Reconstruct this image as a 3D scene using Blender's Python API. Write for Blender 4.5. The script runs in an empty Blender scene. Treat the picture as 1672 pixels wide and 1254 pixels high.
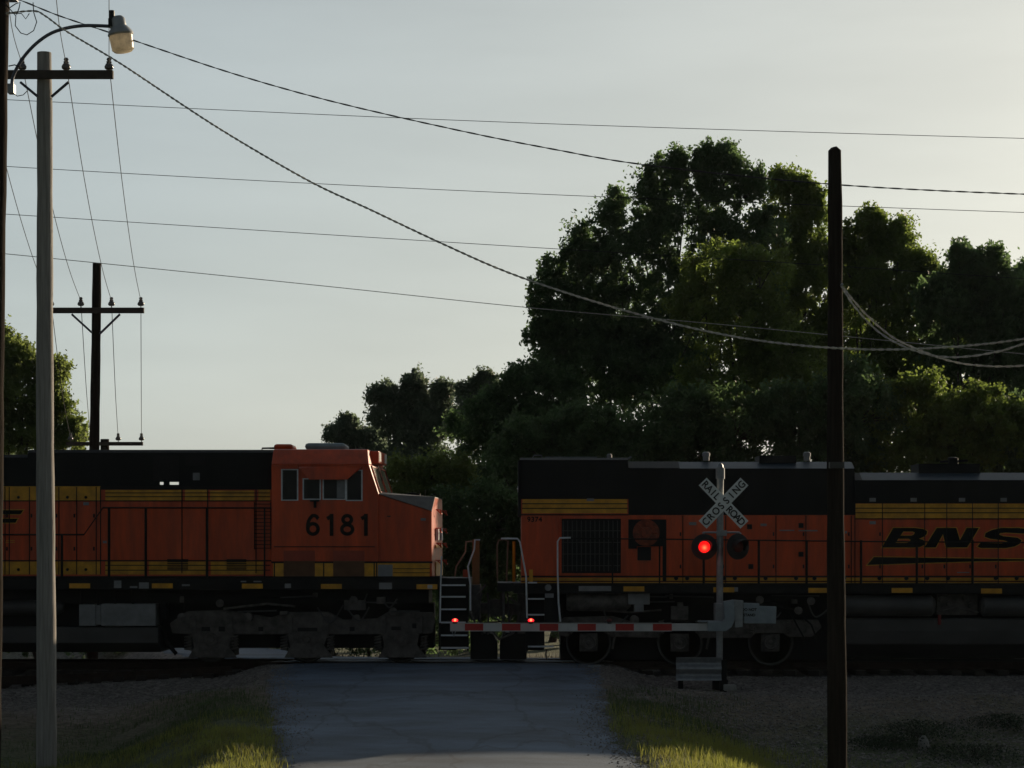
import bpy, bmesh, math, random
import numpy as np
from mathutils import Vector, Matrix
R = math.radians
random.seed(7); rng = np.random.default_rng(7)
scene = bpy.context.scene
col = scene.collection

# ------------------------------------------------------------ camera, sky, sun, exposure
F, CX, HY, CH = 3675.0, 836.0, 900.0, 2.5      # focal length in photo pixels, centre column, horizon row, eye height
cam_d = bpy.data.cameras.new("camera"); cam = bpy.data.objects.new("camera", cam_d); col.objects.link(cam)
cam.location = (0, 0, CH); cam.rotation_euler = (R(90), 0, 0)
cam_d.sensor_width = 36; cam_d.lens = 36 * F / 1672; cam_d.shift_y = (HY - 627) / 1672
cam_d.clip_start = 0.5; cam_d.clip_end = 6000
scene.camera = cam

SUN_EL, SUN_AZ = R(13.2), R(37)                  # azimuth from +Y towards +X
HAZE = .00005; SKY_DARK = .25; SKY_TINT = (.965, 1.01, 1.03)
world = bpy.data.worlds.new("World"); scene.world = world; world.use_nodes = True
wn = world.node_tree.nodes; wl = world.node_tree.links
sky = wn.new("ShaderNodeTexSky"); sky.sky_type = 'NISHITA'; sky.sun_disc = False
sky.sun_elevation = SUN_EL; sky.sun_rotation = SUN_AZ
sky.altitude = 0; sky.air_density = 1.3; sky.dust_density = 1.6; sky.ozone_density = 1.5
hsv = wn.new("ShaderNodeHueSaturation"); hsv.inputs['Saturation'].default_value = 0.44
gam = wn.new('ShaderNodeGamma'); gam.inputs['Gamma'].default_value = .5; wl.new(sky.outputs[0], gam.inputs['Color']); wl.new(gam.outputs[0], hsv.inputs['Color'])
# thin veil of high cloud
tc = wn.new("ShaderNodeTexCoord"); mp = wn.new("ShaderNodeMapping"); mp.inputs['Scale'].default_value = (2.5, 2.5, 14)
nz = wn.new("ShaderNodeTexNoise"); nz.inputs['Scale'].default_value = 2.2; nz.inputs['Detail'].default_value = 5
wl.new(tc.outputs['Generated'], mp.inputs[0]); wl.new(mp.outputs[0], nz.inputs['Vector'])
mr = wn.new("ShaderNodeMapRange"); mr.inputs[1].default_value = .35; mr.inputs[2].default_value = .75
mr.inputs[3].default_value = .945; mr.inputs[4].default_value = 1.05
wl.new(nz.outputs[0], mr.inputs[0])
mul = wn.new("ShaderNodeVectorMath"); mul.operation = 'SCALE'
wl.new(hsv.outputs[0], mul.inputs[0]); wl.new(mr.outputs[0], mul.inputs['Scale'])
bg = wn['Background']; bg.inputs['Strength'].default_value = 0.15
# bright hazy sky ahead; unseen sky overhead and behind dimmed to cut fill light
dt = wn.new("ShaderNodeVectorMath"); dt.operation = 'DOT_PRODUCT'; dt.inputs[1].default_value = Vector((.25, .96, .1)).normalized()
wl.new(tc.outputs['Generated'], dt.inputs[0])
dr = wn.new("ShaderNodeMapRange"); dr.interpolation_type = 'SMOOTHSTEP'; dr.inputs[1].default_value = .35; dr.inputs[2].default_value = .93; dr.inputs[3].default_value = SKY_DARK; dr.inputs[4].default_value = 1
wl.new(dt.outputs['Value'], dr.inputs[0])
mul2 = wn.new("ShaderNodeVectorMath"); mul2.operation = 'SCALE'; wl.new(mul.outputs[0], mul2.inputs[0]); wl.new(dr.outputs[0], mul2.inputs['Scale'])
tint = wn.new("ShaderNodeVectorMath"); tint.operation = 'MULTIPLY'; tint.inputs[1].default_value = SKY_TINT; wl.new(mul2.outputs[0], tint.inputs[0])
sdot = wn.new("ShaderNodeVectorMath"); sdot.operation = 'DOT_PRODUCT'; sdot.inputs[1].default_value = (math.cos(SUN_EL)*math.sin(SUN_AZ), math.cos(SUN_EL)*math.cos(SUN_AZ), math.sin(SUN_EL)); wl.new(tc.outputs['Generated'], sdot.inputs[0])
srmp = wn.new("ShaderNodeMapRange"); srmp.inputs[1].default_value = .6; srmp.inputs[2].default_value = .95; wl.new(sdot.outputs['Value'], srmp.inputs[0])
smx = wn.new("ShaderNodeMix"); smx.data_type = 'RGBA'; smx.inputs[6].default_value = (.93, 1.0, 1.05, 1); smx.inputs[7].default_value = (1.04, 1.01, .94, 1); wl.new(srmp.outputs[0], smx.inputs[0])
tin2 = wn.new("ShaderNodeVectorMath"); tin2.operation = 'MULTIPLY'; wl.new(tint.outputs[0], tin2.inputs[0]); wl.new(smx.outputs[2], tin2.inputs[1]); wl.new(tin2.outputs[0], bg.inputs['Color'])

sl = bpy.data.lights.new("sun", 'SUN'); sl.energy = 3.5; sl.angle = R(0.5); sl.color = (1.0, 0.80, 0.56)
sun = bpy.data.objects.new("sun", sl); col.objects.link(sun)
sd = Vector((math.cos(SUN_EL) * math.sin(SUN_AZ), math.cos(SUN_EL) * math.cos(SUN_AZ), math.sin(SUN_EL)))
sun.rotation_euler = (-sd).to_track_quat('-Z', 'Y').to_euler(); sun.location = (20, 20, 30)
scene.view_settings.view_transform = 'Standard'; scene.view_settings.look = 'None'
scene.view_settings.gamma = 1; scene.view_settings.exposure = 0.68
scene.cycles.max_bounces = 6; scene.cycles.transparent_max_bounces = 8

# ------------------------------------------------------------ helpers
def X(px, D): return (px - CX) * D / F
def Z(py, D): return CH + (HY - py) * D / F
def P(px, py, D): return Vector((X(px, D), D, Z(py, D)))

def mat(name, c, rough=.6, metal=0, var=.25, scale=3, bump=0, bscale=60, c2=None, spec=.5, sx=1, sz=1, transl=0, emit=None, estr=0):
    m = bpy.data.materials.new(name); m.use_nodes = True
    n = m.node_tree.nodes; l = m.node_tree.links; b = n['Principled BSDF']
    b.inputs['Roughness'].default_value = rough; b.inputs['Metallic'].default_value = metal
    b.inputs['Specular IOR Level'].default_value = spec
    tc = n.new('ShaderNodeTexCoord'); mp = n.new('ShaderNodeMapping'); mp.inputs['Scale'].default_value = (sx, 1, sz)
    l.new(tc.outputs['Object'], mp.inputs[0])
    t = n.new('ShaderNodeTexNoise'); t.inputs['Scale'].default_value = scale; t.inputs['Detail'].default_value = 6
    t.inputs['Roughness'].default_value = .65; l.new(mp.outputs[0], t.inputs['Vector'])
    r = n.new('ShaderNodeValToRGB')
    c2 = c2 or tuple(x * (1 - var) for x in c); c1 = c if c2 and var == 0 else tuple(min(1, x * (1 + var * .5)) for x in c)
    r.color_ramp.elements[0].position = .32; r.color_ramp.elements[1].position = .68
    r.color_ramp.elements[0].color = (*c2, 1); r.color_ramp.elements[1].color = (*c1, 1)
    l.new(t.outputs[0], r.inputs[0]); l.new(r.outputs[0], b.inputs['Base Color'])
    if bump:
        t2 = n.new('ShaderNodeTexNoise'); t2.inputs['Scale'].default_value = bscale; t2.inputs['Detail'].default_value = 4
        l.new(mp.outputs[0], t2.inputs['Vector'])
        bp = n.new('ShaderNodeBump'); bp.inputs['Strength'].default_value = bump; bp.inputs['Distance'].default_value = .02
        l.new(t2.outputs[0], bp.inputs['Height']); l.new(bp.outputs[0], b.inputs['Normal'])
    if emit:
        b.inputs['Emission Color'].default_value = (*emit, 1); b.inputs['Emission Strength'].default_value = estr
    if transl:
        tr = n.new('ShaderNodeBsdfTranslucent'); mx = n.new('ShaderNodeMixShader'); mx.inputs[0].default_value = transl
        hs = n.new('ShaderNodeHueSaturation'); hs.inputs['Value'].default_value = 2.2; hs.inputs['Hue'].default_value = .475
        l.new(r.outputs[0], hs.inputs['Color']); l.new(hs.outputs[0], tr.inputs['Color'])
        l.new(b.outputs[0], mx.inputs[1]); l.new(tr.outputs[0], mx.inputs[2]); l.new(mx.outputs[0], n['Material Output'].inputs['Surface'])
    return m

M = dict(
    orange=mat('orange_paint', (.61, .070, .008), .36, var=.38, scale=2.2, sx=1.6, sz=.3, bump=.05, bscale=3),
    yellow=mat('yellow_paint', (.66, .32, .012), .4, var=.35, scale=4, bump=.05, bscale=4),
    black=mat('black_paint', (.010, .011, .012), .6, spec=.2, var=.4, scale=1.5, sz=.3),
    roof=mat('skylit_roof_tint', (.04, .06, .085), .5, var=.3, scale=2),  # lighter blue-grey puts skylight into the colour of the sloping roof edge
    logo=mat('logo_black', (.006, .007, .008), .6, spec=.15, var=.3),
    seam=mat('seam_black', (.006, .006, .007), .8, var=.2),
    steel=mat('dark_frame_steel', (.013, .013, .013), .7, spec=.25, var=.5, scale=5, bump=.2, bscale=25),
    truck=mat('dusty_truck_steel', (.11, .10, .092), .75, var=.6, scale=6, bump=.3, bscale=30),
    tank=mat('tank_grey', (.06, .06, .06), .55, var=.35, scale=2, sx=.5),
    silver=mat('silver_rail', (.66, .70, .74), .35, var=.2, scale=8),
    grey=mat('light_grey_paint', (.22, .23, .24), .55, var=.25, scale=4),
    white=mat('white_paint', (.55, .56, .55), .5, var=.2, scale=5),
    glass=mat('dark_glass', (.012, .014, .015), .2, var=.3, spec=.3),
    galv=mat('galvanised_steel', (.30, .32, .34), .45, metal=.5, var=.3, scale=6),
    signw=mat('sign_white', (.82, .86, .86), .45, var=.12, scale=4),
    signb=mat('sign_black', (.01, .01, .011), .6, var=.1),
    redtape=mat('red_reflective', (.45, .02, .015), .4, var=.15),
    whtape=mat('white_reflective', (.55, .55, .55), .4, var=.15),
    alum=mat('pale_blue_aluminium', (.26, .31, .35), .45, metal=.2, var=.2, scale=6),
    lens=mat('red_lens_lit', (.6, .01, .01), .2, var=0, emit=(1, .012, .01), estr=1.0),
    lenshot=mat('red_lens_core', (.8, .1, .05), .2, var=0, emit=(1, .16, .06), estr=2.0),
    lensoff=mat('red_lens_dark', (.10, .004, .004), .12, var=0),
    tip=mat('gate_lamp_lit', (.6, .01, .01), .2, var=0, emit=(1, .01, .025), estr=.9),
    wood=mat('weathered_pole_wood', (.38, .365, .345), .95, spec=.2, var=.35, scale=9, sx=3, sz=.12, bump=.5, bscale=40),
    dwood=mat('creosote_pole_wood', (.036, .029, .024), 1.0, spec=.05, var=.45, scale=8, sx=3, sz=.12, bump=.5, bscale=40),
    armw=mat('crossarm_wood', (.08, .065, .055), .9, var=.3, scale=8),
    porc=mat('insulator_glaze', (.16, .15, .15), .12, var=.2),
    lampm=mat('lamp_arm_steel', (.11, .12, .16), .45, metal=.3, var=.2),
    lamph=mat('lamp_housing_metal', (.42, .44, .46), .35, metal=.3, var=.2),
    acryl=mat('lamp_refractor_plastic', (.5, .48, .40), .25, var=.3, scale=9, transl=.55),
    wire=mat('wire_dark', (.03, .03, .032), .6, var=.2),
    cable=mat('twisted_cable_grey', (.62, .60, .54), .55, var=.5, scale=20),
    bark=mat('tree_bark', (.05, .042, .034), .95, var=.4, scale=5, bump=.5),
    rail=mat('rail_rust_steel', (.035, .025, .02), .8, spec=.1, var=.4, scale=10),
    tie=mat('sleeper_wood', (.03, .024, .02), .95, var=.4, scale=6, bump=.4),
    stone=mat('ballast_stone', (.22, .205, .19), .95, var=.6, scale=9),
    grass=mat('verge_grass', (.13, .17, .035), .7, var=.5, scale=2.5, transl=.45, c2=(.10, .10, .03)),
    dgrass=mat('short_green_grass', (.05, .085, .03), .8, var=.5, scale=2, transl=.35),
    dweed=mat('dark_dry_weeds', (.025, .03, .016), .9, var=.4),
    conc=mat('pale_concrete', (.3, .3, .28), .9, var=.3),
)

class MB:
    def __init__(s): s.v = []; s.f = []; s.m = []; s.sm = []
    def add(s, vs, fs, mi=0, sm=False):
        o = len(s.v); s.v += [tuple(v) for v in vs]; s.f += [tuple(i + o for i in f) for f in fs]
        s.m += [mi] * len(fs); s.sm += [sm] * len(fs); return s
    def box(s, x0, x1, y0, y1, z0, z1, mi=0):
        x0, x1 = sorted((x0, x1)); y0, y1 = sorted((y0, y1)); z0, z1 = sorted((z0, z1))
        return s.add([(x0,y0,z0),(x1,y0,z0),(x1,y1,z0),(x0,y1,z0),(x0,y0,z1),(x1,y0,z1),(x1,y1,z1),(x0,y1,z1)],
              [(0,3,2,1),(4,5,6,7),(0,1,5,4),(1,2,6,5),(2,3,7,6),(3,0,4,7)], mi)
    def pbox(s, a, b, c, d, D0, D1, mi=0):      # measured rectangle a,b - c,d on the plane D0, depth to D1
        return s.box(X(a, D0), X(c, D0), D0, D1, Z(b, D0), Z(d, D0), mi)
    def prism(s, pts, y0, y1, mi=0):            # pts in x,z ; extruded along y
        n = len(pts); vs = [(x, y0, z) for x, z in pts] + [(x, y1, z) for x, z in pts]
        fs = [tuple(range(n)), tuple(range(2*n-1, n-1, -1))] + [(i, i+n, (i+1)%n+n, (i+1)%n) for i in range(n)]
        return s.add(vs, fs, mi)
    def pprism(s, pp, D0, D1, mi=0): return s.prism([(X(a, D0), Z(b, D0)) for a, b in pp], D0, D1, mi)
    def xprism(s, x0, x1, sec, mi=0):           # sec in y,z ; extruded along x
        n = len(sec); vs = [(x0, y, z) for y, z in sec] + [(x1, y, z) for y, z in sec]
        fs = [tuple(range(n)), tuple(range(2*n-1, n-1, -1))] + [(i, i+n, (i+1)%n+n, (i+1)%n) for i in range(n)]
        return s.add(vs, fs, mi)
    def tube(s, pts, r, n=8, mi=0, cap=True):
        pts = [Vector(p) for p in pts]; rs = r if isinstance(r, (list, tuple)) else [r]*len(pts)
        vs = []; up = Vector((0, 0, 1)); prev = None
        for i, p in enumerate(pts):
            t = (pts[min(i+1, len(pts)-1)] - pts[max(i-1, 0)]).normalized()
            if prev is None:
                a = t.cross(up); a = t.cross(Vector((0,1,0))) if a.length < .05 else a
            else: a = prev - t * prev.dot(t)
            a.normalize(); prev = a; b = t.cross(a)
            vs += [p + (a*math.cos(2*math.pi*k/n) + b*math.sin(2*math.pi*k/n))*rs[i] for k in range(n)]
        fs = [(i*n+k, i*n+(k+1)%n, (i+1)*n+(k+1)%n, (i+1)*n+k) for i in range(len(pts)-1) for k in range(n)]
        if cap: fs += [tuple(range(n-1, -1, -1)), tuple(range((len(pts)-1)*n, len(pts)*n))]
        return s.add(vs, fs, mi, True)
    def lathe(s, c, prof, axis='z', n=20, mi=0):   # prof: (radius, along)
        c = Vector(c); vs = []
        ax = {'z': (Vector((1,0,0)), Vector((0,1,0)), Vector((0,0,1))), 'y': (Vector((1,0,0)), Vector((0,0,1)), Vector((0,-1,0))),
              'x': (Vector((0,1,0)), Vector((0,0,1)), Vector((1,0,0)))}[axis] if isinstance(axis, str) else axis
        for r, h in prof: vs += [c + (ax[0]*math.cos(2*math.pi*k/n) + ax[1]*math.sin(2*math.pi*k/n))*r + ax[2]*h for k in range(n)]
        L = len(prof); fs = [(i*n+k, i*n+(k+1)%n, (i+1)*n+(k+1)%n, (i+1)*n+k) for i in range(L-1) for k in range(n)]
        fs += [tuple(range(n-1, -1, -1)), tuple(range((L-1)*n, L*n))]
        return s.add(vs, fs, mi, True)
    def build(s, name, mats, parent=None, bevel=0, origin=None, loc=None):
        me = bpy.data.meshes.new(name)
        o = bpy.data.objects.new(name, me); col.objects.link(o)
        if parent is not None: o.parent = parent; off = Vector(parent['_o']); o['_o'] = parent['_o']
        else:
            off = Vector(origin) if origin is not None else Vector((0, 0, 0))
            o.location = off; o['_o'] = tuple(off)
        me.from_pydata([tuple(Vector(v) - off) for v in s.v], [], s.f)
        for m in (mats if isinstance(mats, (list, tuple)) else [mats]): me.materials.append(M[m] if isinstance(m, str) else m)
        me.polygons.foreach_set('material_index', s.m); me.polygons.foreach_set('use_smooth', s.sm)
        bm = bmesh.new(); bm.from_mesh(me); bmesh.ops.recalc_face_normals(bm, faces=bm.faces)
        for e in bm.edges:
            if len(e.link_faces) == 2 and e.calc_face_angle(0) > .7: e.smooth = False
        bm.to_mesh(me); bm.free()
        if bevel:
            b = o.modifiers.new('bevel', 'BEVEL'); b.width = bevel; b.segments = 2; b.limit_method = 'ANGLE'; b.angle_limit = R(35)
        return o

def smooth_pts(pp, n=60):
    pp = [Vector(p) for p in pp]; ts = np.cumsum([0]+[(b-a).length for a, b in zip(pp, pp[1:])]); out = []
    for s in np.linspace(0, ts[-1], n):
        i = min(np.searchsorted(ts, s, 'right')-1, len(pp)-2); t = (s-ts[i])/(ts[i+1]-ts[i])
        p0, p1, p2, p3 = pp[max(i-1, 0)], pp[i], pp[i+1], pp[min(i+2, len(pp)-1)]
        out.append(.5*((2*p1)+(p2-p0)*t+(2*p0-5*p1+4*p2-p3)*t*t+(3*p1-p0-3*p2+p3)*t**3))
    return out

def tag(o, label=None, cat=None, group=None, kind=None):
    if label: o['label'] = label
    if cat: o['category'] = cat
    if group: o['group'] = group
    if kind: o['kind'] = kind
    return o
def thing(name, loc, label, cat, group=None):
    o = bpy.data.objects.new(name, None); col.objects.link(o); o.location = loc; o['_o'] = tuple(loc); o.empty_display_size = .3
    return tag(o, label, cat, group)
def copy_part(o, parent, loc):
    c = o.copy(); col.objects.link(c); c.parent = parent; c.location = loc; return c

def shape2d(loops, D, name, material, parent, offset=0, thick=.004):    # filled outline with holes, facing the camera; loops in photo pixels
    cu = bpy.data.curves.new(name, 'CURVE'); cu.dimensions = '2D'; cu.fill_mode = 'BOTH'; cu.offset = offset; cu.extrude = thick/2
    for lp in loops:
        sp = cu.splines.new('POLY'); sp.points.add(len(lp)-1); sp.use_cyclic_u = True
        for q, (a, b) in zip(sp.points, lp): q.co = (X(a, D), Z(b, D), 0, 1)
    return curve_to_mesh(cu, name, material, parent, D)
def curve_to_mesh(cu, name, material, parent, D, rot=None, at=None):
    tmp = bpy.data.objects.new('tmp', cu); col.objects.link(tmp)
    dg = bpy.context.evaluated_depsgraph_get(); me = bpy.data.meshes.new_from_object(tmp.evaluated_get(dg))
    bpy.data.objects.remove(tmp)
    mb = MB(); 
    for v in me.vertices:
        c = v.co.copy()
        if rot: c = Matrix.Rotation(rot, 3, 'Z') @ c
        if at: c = c + Vector(at)
        mb.v.append((c.x, D - c.z, c.y))
    mb.f = [tuple(p.vertices) for p in me.polygons]; mb.m = [0]*len(mb.f); mb.sm = [False]*len(mb.f)
    return mb.build(name, material, parent)
def text(s, px, py, D, h_px, name, material, parent, rot=0, bold=.0, sx=1.0, space=1.0, scale_D=None, thick=.004):   # centred on px,py; cap height in photo pixels
    cu = bpy.data.curves.new(name, 'FONT'); cu.body = s; cu.align_x = 'CENTER'; cu.size = h_px * D / F / .70; cu.extrude = thick/2
    cu.space_character = space
    tmp = bpy.data.objects.new('tmp', cu); col.objects.link(tmp)
    dg = bpy.context.evaluated_depsgraph_get(); me = bpy.data.meshes.new_from_object(tmp.evaluated_get(dg)); bpy.data.objects.remove(tmp)
    ys = [v.co.y for v in me.vertices]; xs = [v.co.x for v in me.vertices]; cy = (min(ys)+max(ys))/2; cx = (min(xs)+max(xs))/2
    mb = MB(); m3 = Matrix.Rotation(rot, 3, 'Z'); nv = len(me.vertices)
    for j in range(9 if bold else 1):
        dx, dz = (bold*math.cos(j*math.pi/4), bold*math.sin(j*math.pi/4)) if j < 8 and bold else (0, 0)
        for v in me.vertices:
            c = m3 @ Vector(((v.co.x-cx)*sx, v.co.y-cy, v.co.z)); mb.v.append((X(px, D)+c.x+dx, D-c.z-j*.0006, Z(py, D)+c.y+dz))
        mb.f += [tuple(i+j*nv for i in p.vertices) for p in me.polygons]
    mb.m = [0]*len(mb.f); mb.sm = [False]*len(mb.f)
    return mb.build(name, material, parent)

# ------------------------------------------------------------ ground, road, ballast, track
def sst(a, b, x):
    t = np.clip((x-a)/(b-a), 0, 1); return t*t*(3-2*t)
def vnoise(x, y, s):
    return (np.sin(x*s+1.3*np.sin(y*s*.7)) * np.cos(y*s*1.1+.9*np.sin(x*s*.6)))
EL = [(-60,-5.6),(10,-2.2),(28,-3.0),(33,-3.45),(36,-3.81),(40,-4.31),(45,-4.97),(48,-5.25),(50,-5.32),(53.2,-5.3),(53.7,-7.6),(60,-10),(75,-26),(110,-60)]
ER = [(-60,2.4),(10,2.0),(28,2.1),(33,2.15),(36,1.82),(40,1.73),(45,1.85),(48,2.0),(50,2.03),(53.2,2.1),(53.7,-4.6),(57,-5.4),(60,-6.6),(75,-20),(110,-54)]
def edge(T, y): return np.interp(y, [a for a, b in T], [b for a, b in T])
def road_z(y):
    y = np.asarray(y, float)
    z = -.03 - np.clip(48.5-y, 0, 15.5)*.042 - np.clip(33-y, 0, 20)*.012
    return z - np.clip(y-55, 0, 60)*.006
def terrain(x, y):
    x = np.asarray(x, float); y = np.asarray(y, float)
    z = road_z(y)
    off = np.maximum(edge(EL, y) - x, x - edge(ER, y))            # metres outside the road
    o = sst(.0, 1.2, off)
    ball = sst(5.6, 2.2, np.abs(y-51.55))                          # ballast shoulder
    low = -.25 - .28*(1-ball)
    z = z + o * np.where(y > 44, (low + .0)*sst(44, 47.5, y)*1.0, 0) * sst(80, 56, y)
    left = sst(.6, 3.2, edge(EL, y) - x); z = z - left*sst(49, 40, y)*.75
    right = sst(.3, 3.4, x - edge(ER, y)); z = z - right*sst(47, 38, y)*.75*(1-.0*x)
    z = z + o*(.05*vnoise(x, y, 1.1)+.025*vnoise(x+5, y, 3.1))*(1-.7*ball) - .05*(1-o)*0
    z = z - .03*(1-sst(-.15, .05, off))                            # bed under the road sheet
    return z
def grid(name, xs, ys, zf, material, kind='structure'):
    XX, YY = np.meshgrid(xs, ys); ZZ = zf(XX, YY)
    co = np.stack([XX, YY, ZZ], -1).reshape(-1, 3); nx, ny = len(xs), len(ys)
    i = np.arange(ny-1)[:, None]*nx + np.arange(nx-1)[None, :]
    fs = np.stack([i, i+1, i+nx+1, i+nx], -1).reshape(-1, 4)
    o = mesh_np(name, co, fs, material); o['kind'] = kind; return o
def mesh_np(name, co, fs, material, parent=None, smooth=True):
    me = bpy.data.meshes.new(name); k = fs.shape[1]
    me.vertices.add(len(co)); me.vertices.foreach_set('co', co.astype(np.float32).ravel())
    me.loops.add(fs.size); me.loops.foreach_set('vertex_index', fs.astype(np.int32).ravel())
    me.polygons.add(len(fs)); me.polygons.foreach_set('loop_start', np.arange(0, fs.size, k, dtype=np.int32))
    me.polygons.foreach_set('use_smooth', np.full(len(fs), smooth))
    me.update(calc_edges=True); me.materials.append(M[material] if isinstance(material, str) else material)
    o = bpy.data.objects.new(name, me); col.objects.link(o)
    if parent is not None:
        o.parent = parent; off = np.array(parent['_o']); me.vertices.foreach_set('co', (co-off).astype(np.float32).ravel()); me.update(); o['_o'] = parent['_o']
    else: o['_o'] = (0., 0., 0.)
    return o

def ground_mat():
    m = bpy.data.materials.new('ground_soil_gravel_grass'); m.use_nodes = True
    n = m.node_tree.nodes; l = m.node_tree.links; b = n['Principled BSDF']; b.inputs['Roughness'].default_value = .95
    geo = n.new('ShaderNodeNewGeometry'); sep = n.new('ShaderNodeSeparateXYZ'); l.new(geo.outputs['Position'], sep.inputs[0])
    def noise(s, d=6):
        t = n.new('ShaderNodeTexNoise'); t.inputs['Scale'].default_value = s; t.inputs['Detail'].default_value = d
        l.new(geo.outputs['Position'], t.inputs['Vector']); return t
    def ramp(src, p0, p1, c0, c1):
        r = n.new('ShaderNodeValToRGB'); r.color_ramp.elements[0].position = p0; r.color_ramp.elements[1].position = p1
        r.color_ramp.elements[0].color = (*c0, 1); r.color_ramp.elements[1].color = (*c1, 1); l.new(src, r.inputs[0]); return r
    vor = n.new('ShaderNodeTexVoronoi'); vor.inputs['Scale'].default_value = 14; l.new(geo.outputs['Position'], vor.inputs['Vector'])
    grav = ramp(vor.outputs['Color'], .1, .9, (.08, .073, .067), (.27, .25, .23))
    soil = ramp(noise(5).outputs[0], .35, .65, (.085, .066, .05), (.19, .155, .12))
    grs = ramp(noise(9).outputs[0], .35, .65, (.035, .055, .02), (.07, .085, .03))
    dist = n.new('ShaderNodeMath'); dist.operation = 'MULTIPLY_ADD'; nn = noise(.55, 4)
    l.new(nn.outputs[0], dist.inputs[0]); dist.inputs[1].default_value = 9; l.new(sep.outputs['Y'], dist.inputs[2])
    def mix(f, a, bb):
        x = n.new('ShaderNodeMix'); x.data_type = 'RGBA'; l.new(f, x.inputs[0]); l.new(a, x.inputs[6]); l.new(bb, x.inputs[7]); return x.outputs[2]
    def rng_(src, a, b_):
        r = n.new('ShaderNodeMapRange'); r.inputs[1].default_value = a; r.inputs[2].default_value = b_; l.new(src, r.inputs[0]); return r.outputs[0]
    c = mix(rng_(dist.outputs[0], 44.5, 48.5), grs.outputs[0], soil.outputs[0])
    c = mix(rng_(dist.outputs[0], 48, 51.5), c, grav.outputs[0])
    far = rng_(sep.outputs['Y'], 60, 66); c = mix(far, c, grs.outputs[0])
    # ballast darkened right beside the rails to paint in the train's shade
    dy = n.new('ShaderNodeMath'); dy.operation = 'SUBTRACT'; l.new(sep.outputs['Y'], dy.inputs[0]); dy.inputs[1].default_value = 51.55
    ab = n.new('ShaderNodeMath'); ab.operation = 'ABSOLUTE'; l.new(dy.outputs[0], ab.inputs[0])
    rail_shade = n.new('ShaderNodeMix'); rail_shade.data_type = 'RGBA'; rail_shade.blend_type = 'MULTIPLY'; l.new(rng_(ab.outputs[0], 2.9, 1.8), rail_shade.inputs[0])
    l.new(c, rail_shade.inputs[6]); rail_shade.inputs[7].default_value = (.28, .26, .25, 1)
    l.new(rail_shade.outputs[2], b.inputs['Base Color'])
    bp = n.new('ShaderNodeBump'); bp.inputs['Strength'].default_value = .8; bp.inputs['Distance'].default_value = .05
    l.new(vor.outputs['Distance'], bp.inputs['Height']); l.new(bp.outputs[0], b.inputs['Normal'])
    return m
def asphalt_mat():
    m = mat('worn_asphalt', (.115, .165, .235), .8, var=.5, scale=.7, sx=.6, bump=.35, bscale=45); n = m.node_tree.nodes; l = m.node_tree.links
    b = n['Principled BSDF']; src = b.inputs['Base Color'].links[0].from_socket
    tc = n.new('ShaderNodeTexCoord'); mp = n.new('ShaderNodeMapping'); mp.inputs['Scale'].default_value = (1, .35, 1); l.new(tc.outputs['Object'], mp.inputs[0])
    v = n.new('ShaderNodeTexVoronoi'); v.feature = 'DISTANCE_TO_EDGE'; v.inputs['Scale'].default_value = .38
    w = n.new('ShaderNodeTexNoise'); w.inputs['Scale'].default_value = 1.6; w.inputs['Detail'].default_value = 5
    ad = n.new('ShaderNodeVectorMath'); l.new(mp.outputs[0], w.inputs['Vector']); l.new(mp.outputs[0], ad.inputs[0]); l.new(w.outputs['Color'], ad.inputs[1]); l.new(ad.outputs[0], v.inputs['Vector'])
    r = n.new('ShaderNodeValToRGB'); r.color_ramp.elements[0].position = .004; r.color_ramp.elements[1].position = .02
    r.color_ramp.elements[0].color = (.7, .7, .7, 1); r.color_ramp.elements[1].color = (1, 1, 1, 1); l.new(v.outputs['Distance'], r.inputs[0])
    s = n.new('ShaderNodeTexNoise'); s.inputs['Scale'].default_value = 60; s.inputs['Detail'].default_value = 3; l.new(tc.outputs['Object'], s.inputs['Vector'])
    r2 = n.new('ShaderNodeValToRGB'); r2.color_ramp.elements[0].position = .3; r2.color_ramp.elements[1].position = .7
    r2.color_ramp.elements[0].color = (.7, .7, .7, 1); r2.color_ramp.elements[1].color = (1.15, 1.15, 1.15, 1); l.new(s.outputs[0], r2.inputs[0])
    m1 = n.new('ShaderNodeMix'); m1.data_type = 'RGBA'; m1.blend_type = 'MULTIPLY'; m1.inputs[0].default_value = 1; l.new(src, m1.inputs[6]); l.new(r.outputs[0], m1.inputs[7])
    m2 = n.new('ShaderNodeMix'); m2.data_type = 'RGBA'; m2.blend_type = 'MULTIPLY'; m2.inputs[0].default_value = 1; l.new(m1.outputs[2], m2.inputs[6]); l.new(r2.outputs[0], m2.inputs[7])
    l.new(m2.outputs[2], b.inputs['Base Color']); return m
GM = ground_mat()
xs = np.unique(np.concatenate([np.linspace(-500, -60, 8), np.linspace(-60, -14, 40), np.linspace(-14, 16, 260), np.linspace(16, 60, 40), np.linspace(60, 500, 8)]))
ys = np.unique(np.concatenate([np.linspace(-120, 26, 40), np.linspace(26, 58, 240), np.linspace(58, 130, 60), np.linspace(130, 900, 20)]))
grid('ground', xs, ys, terrain, GM)
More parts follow.
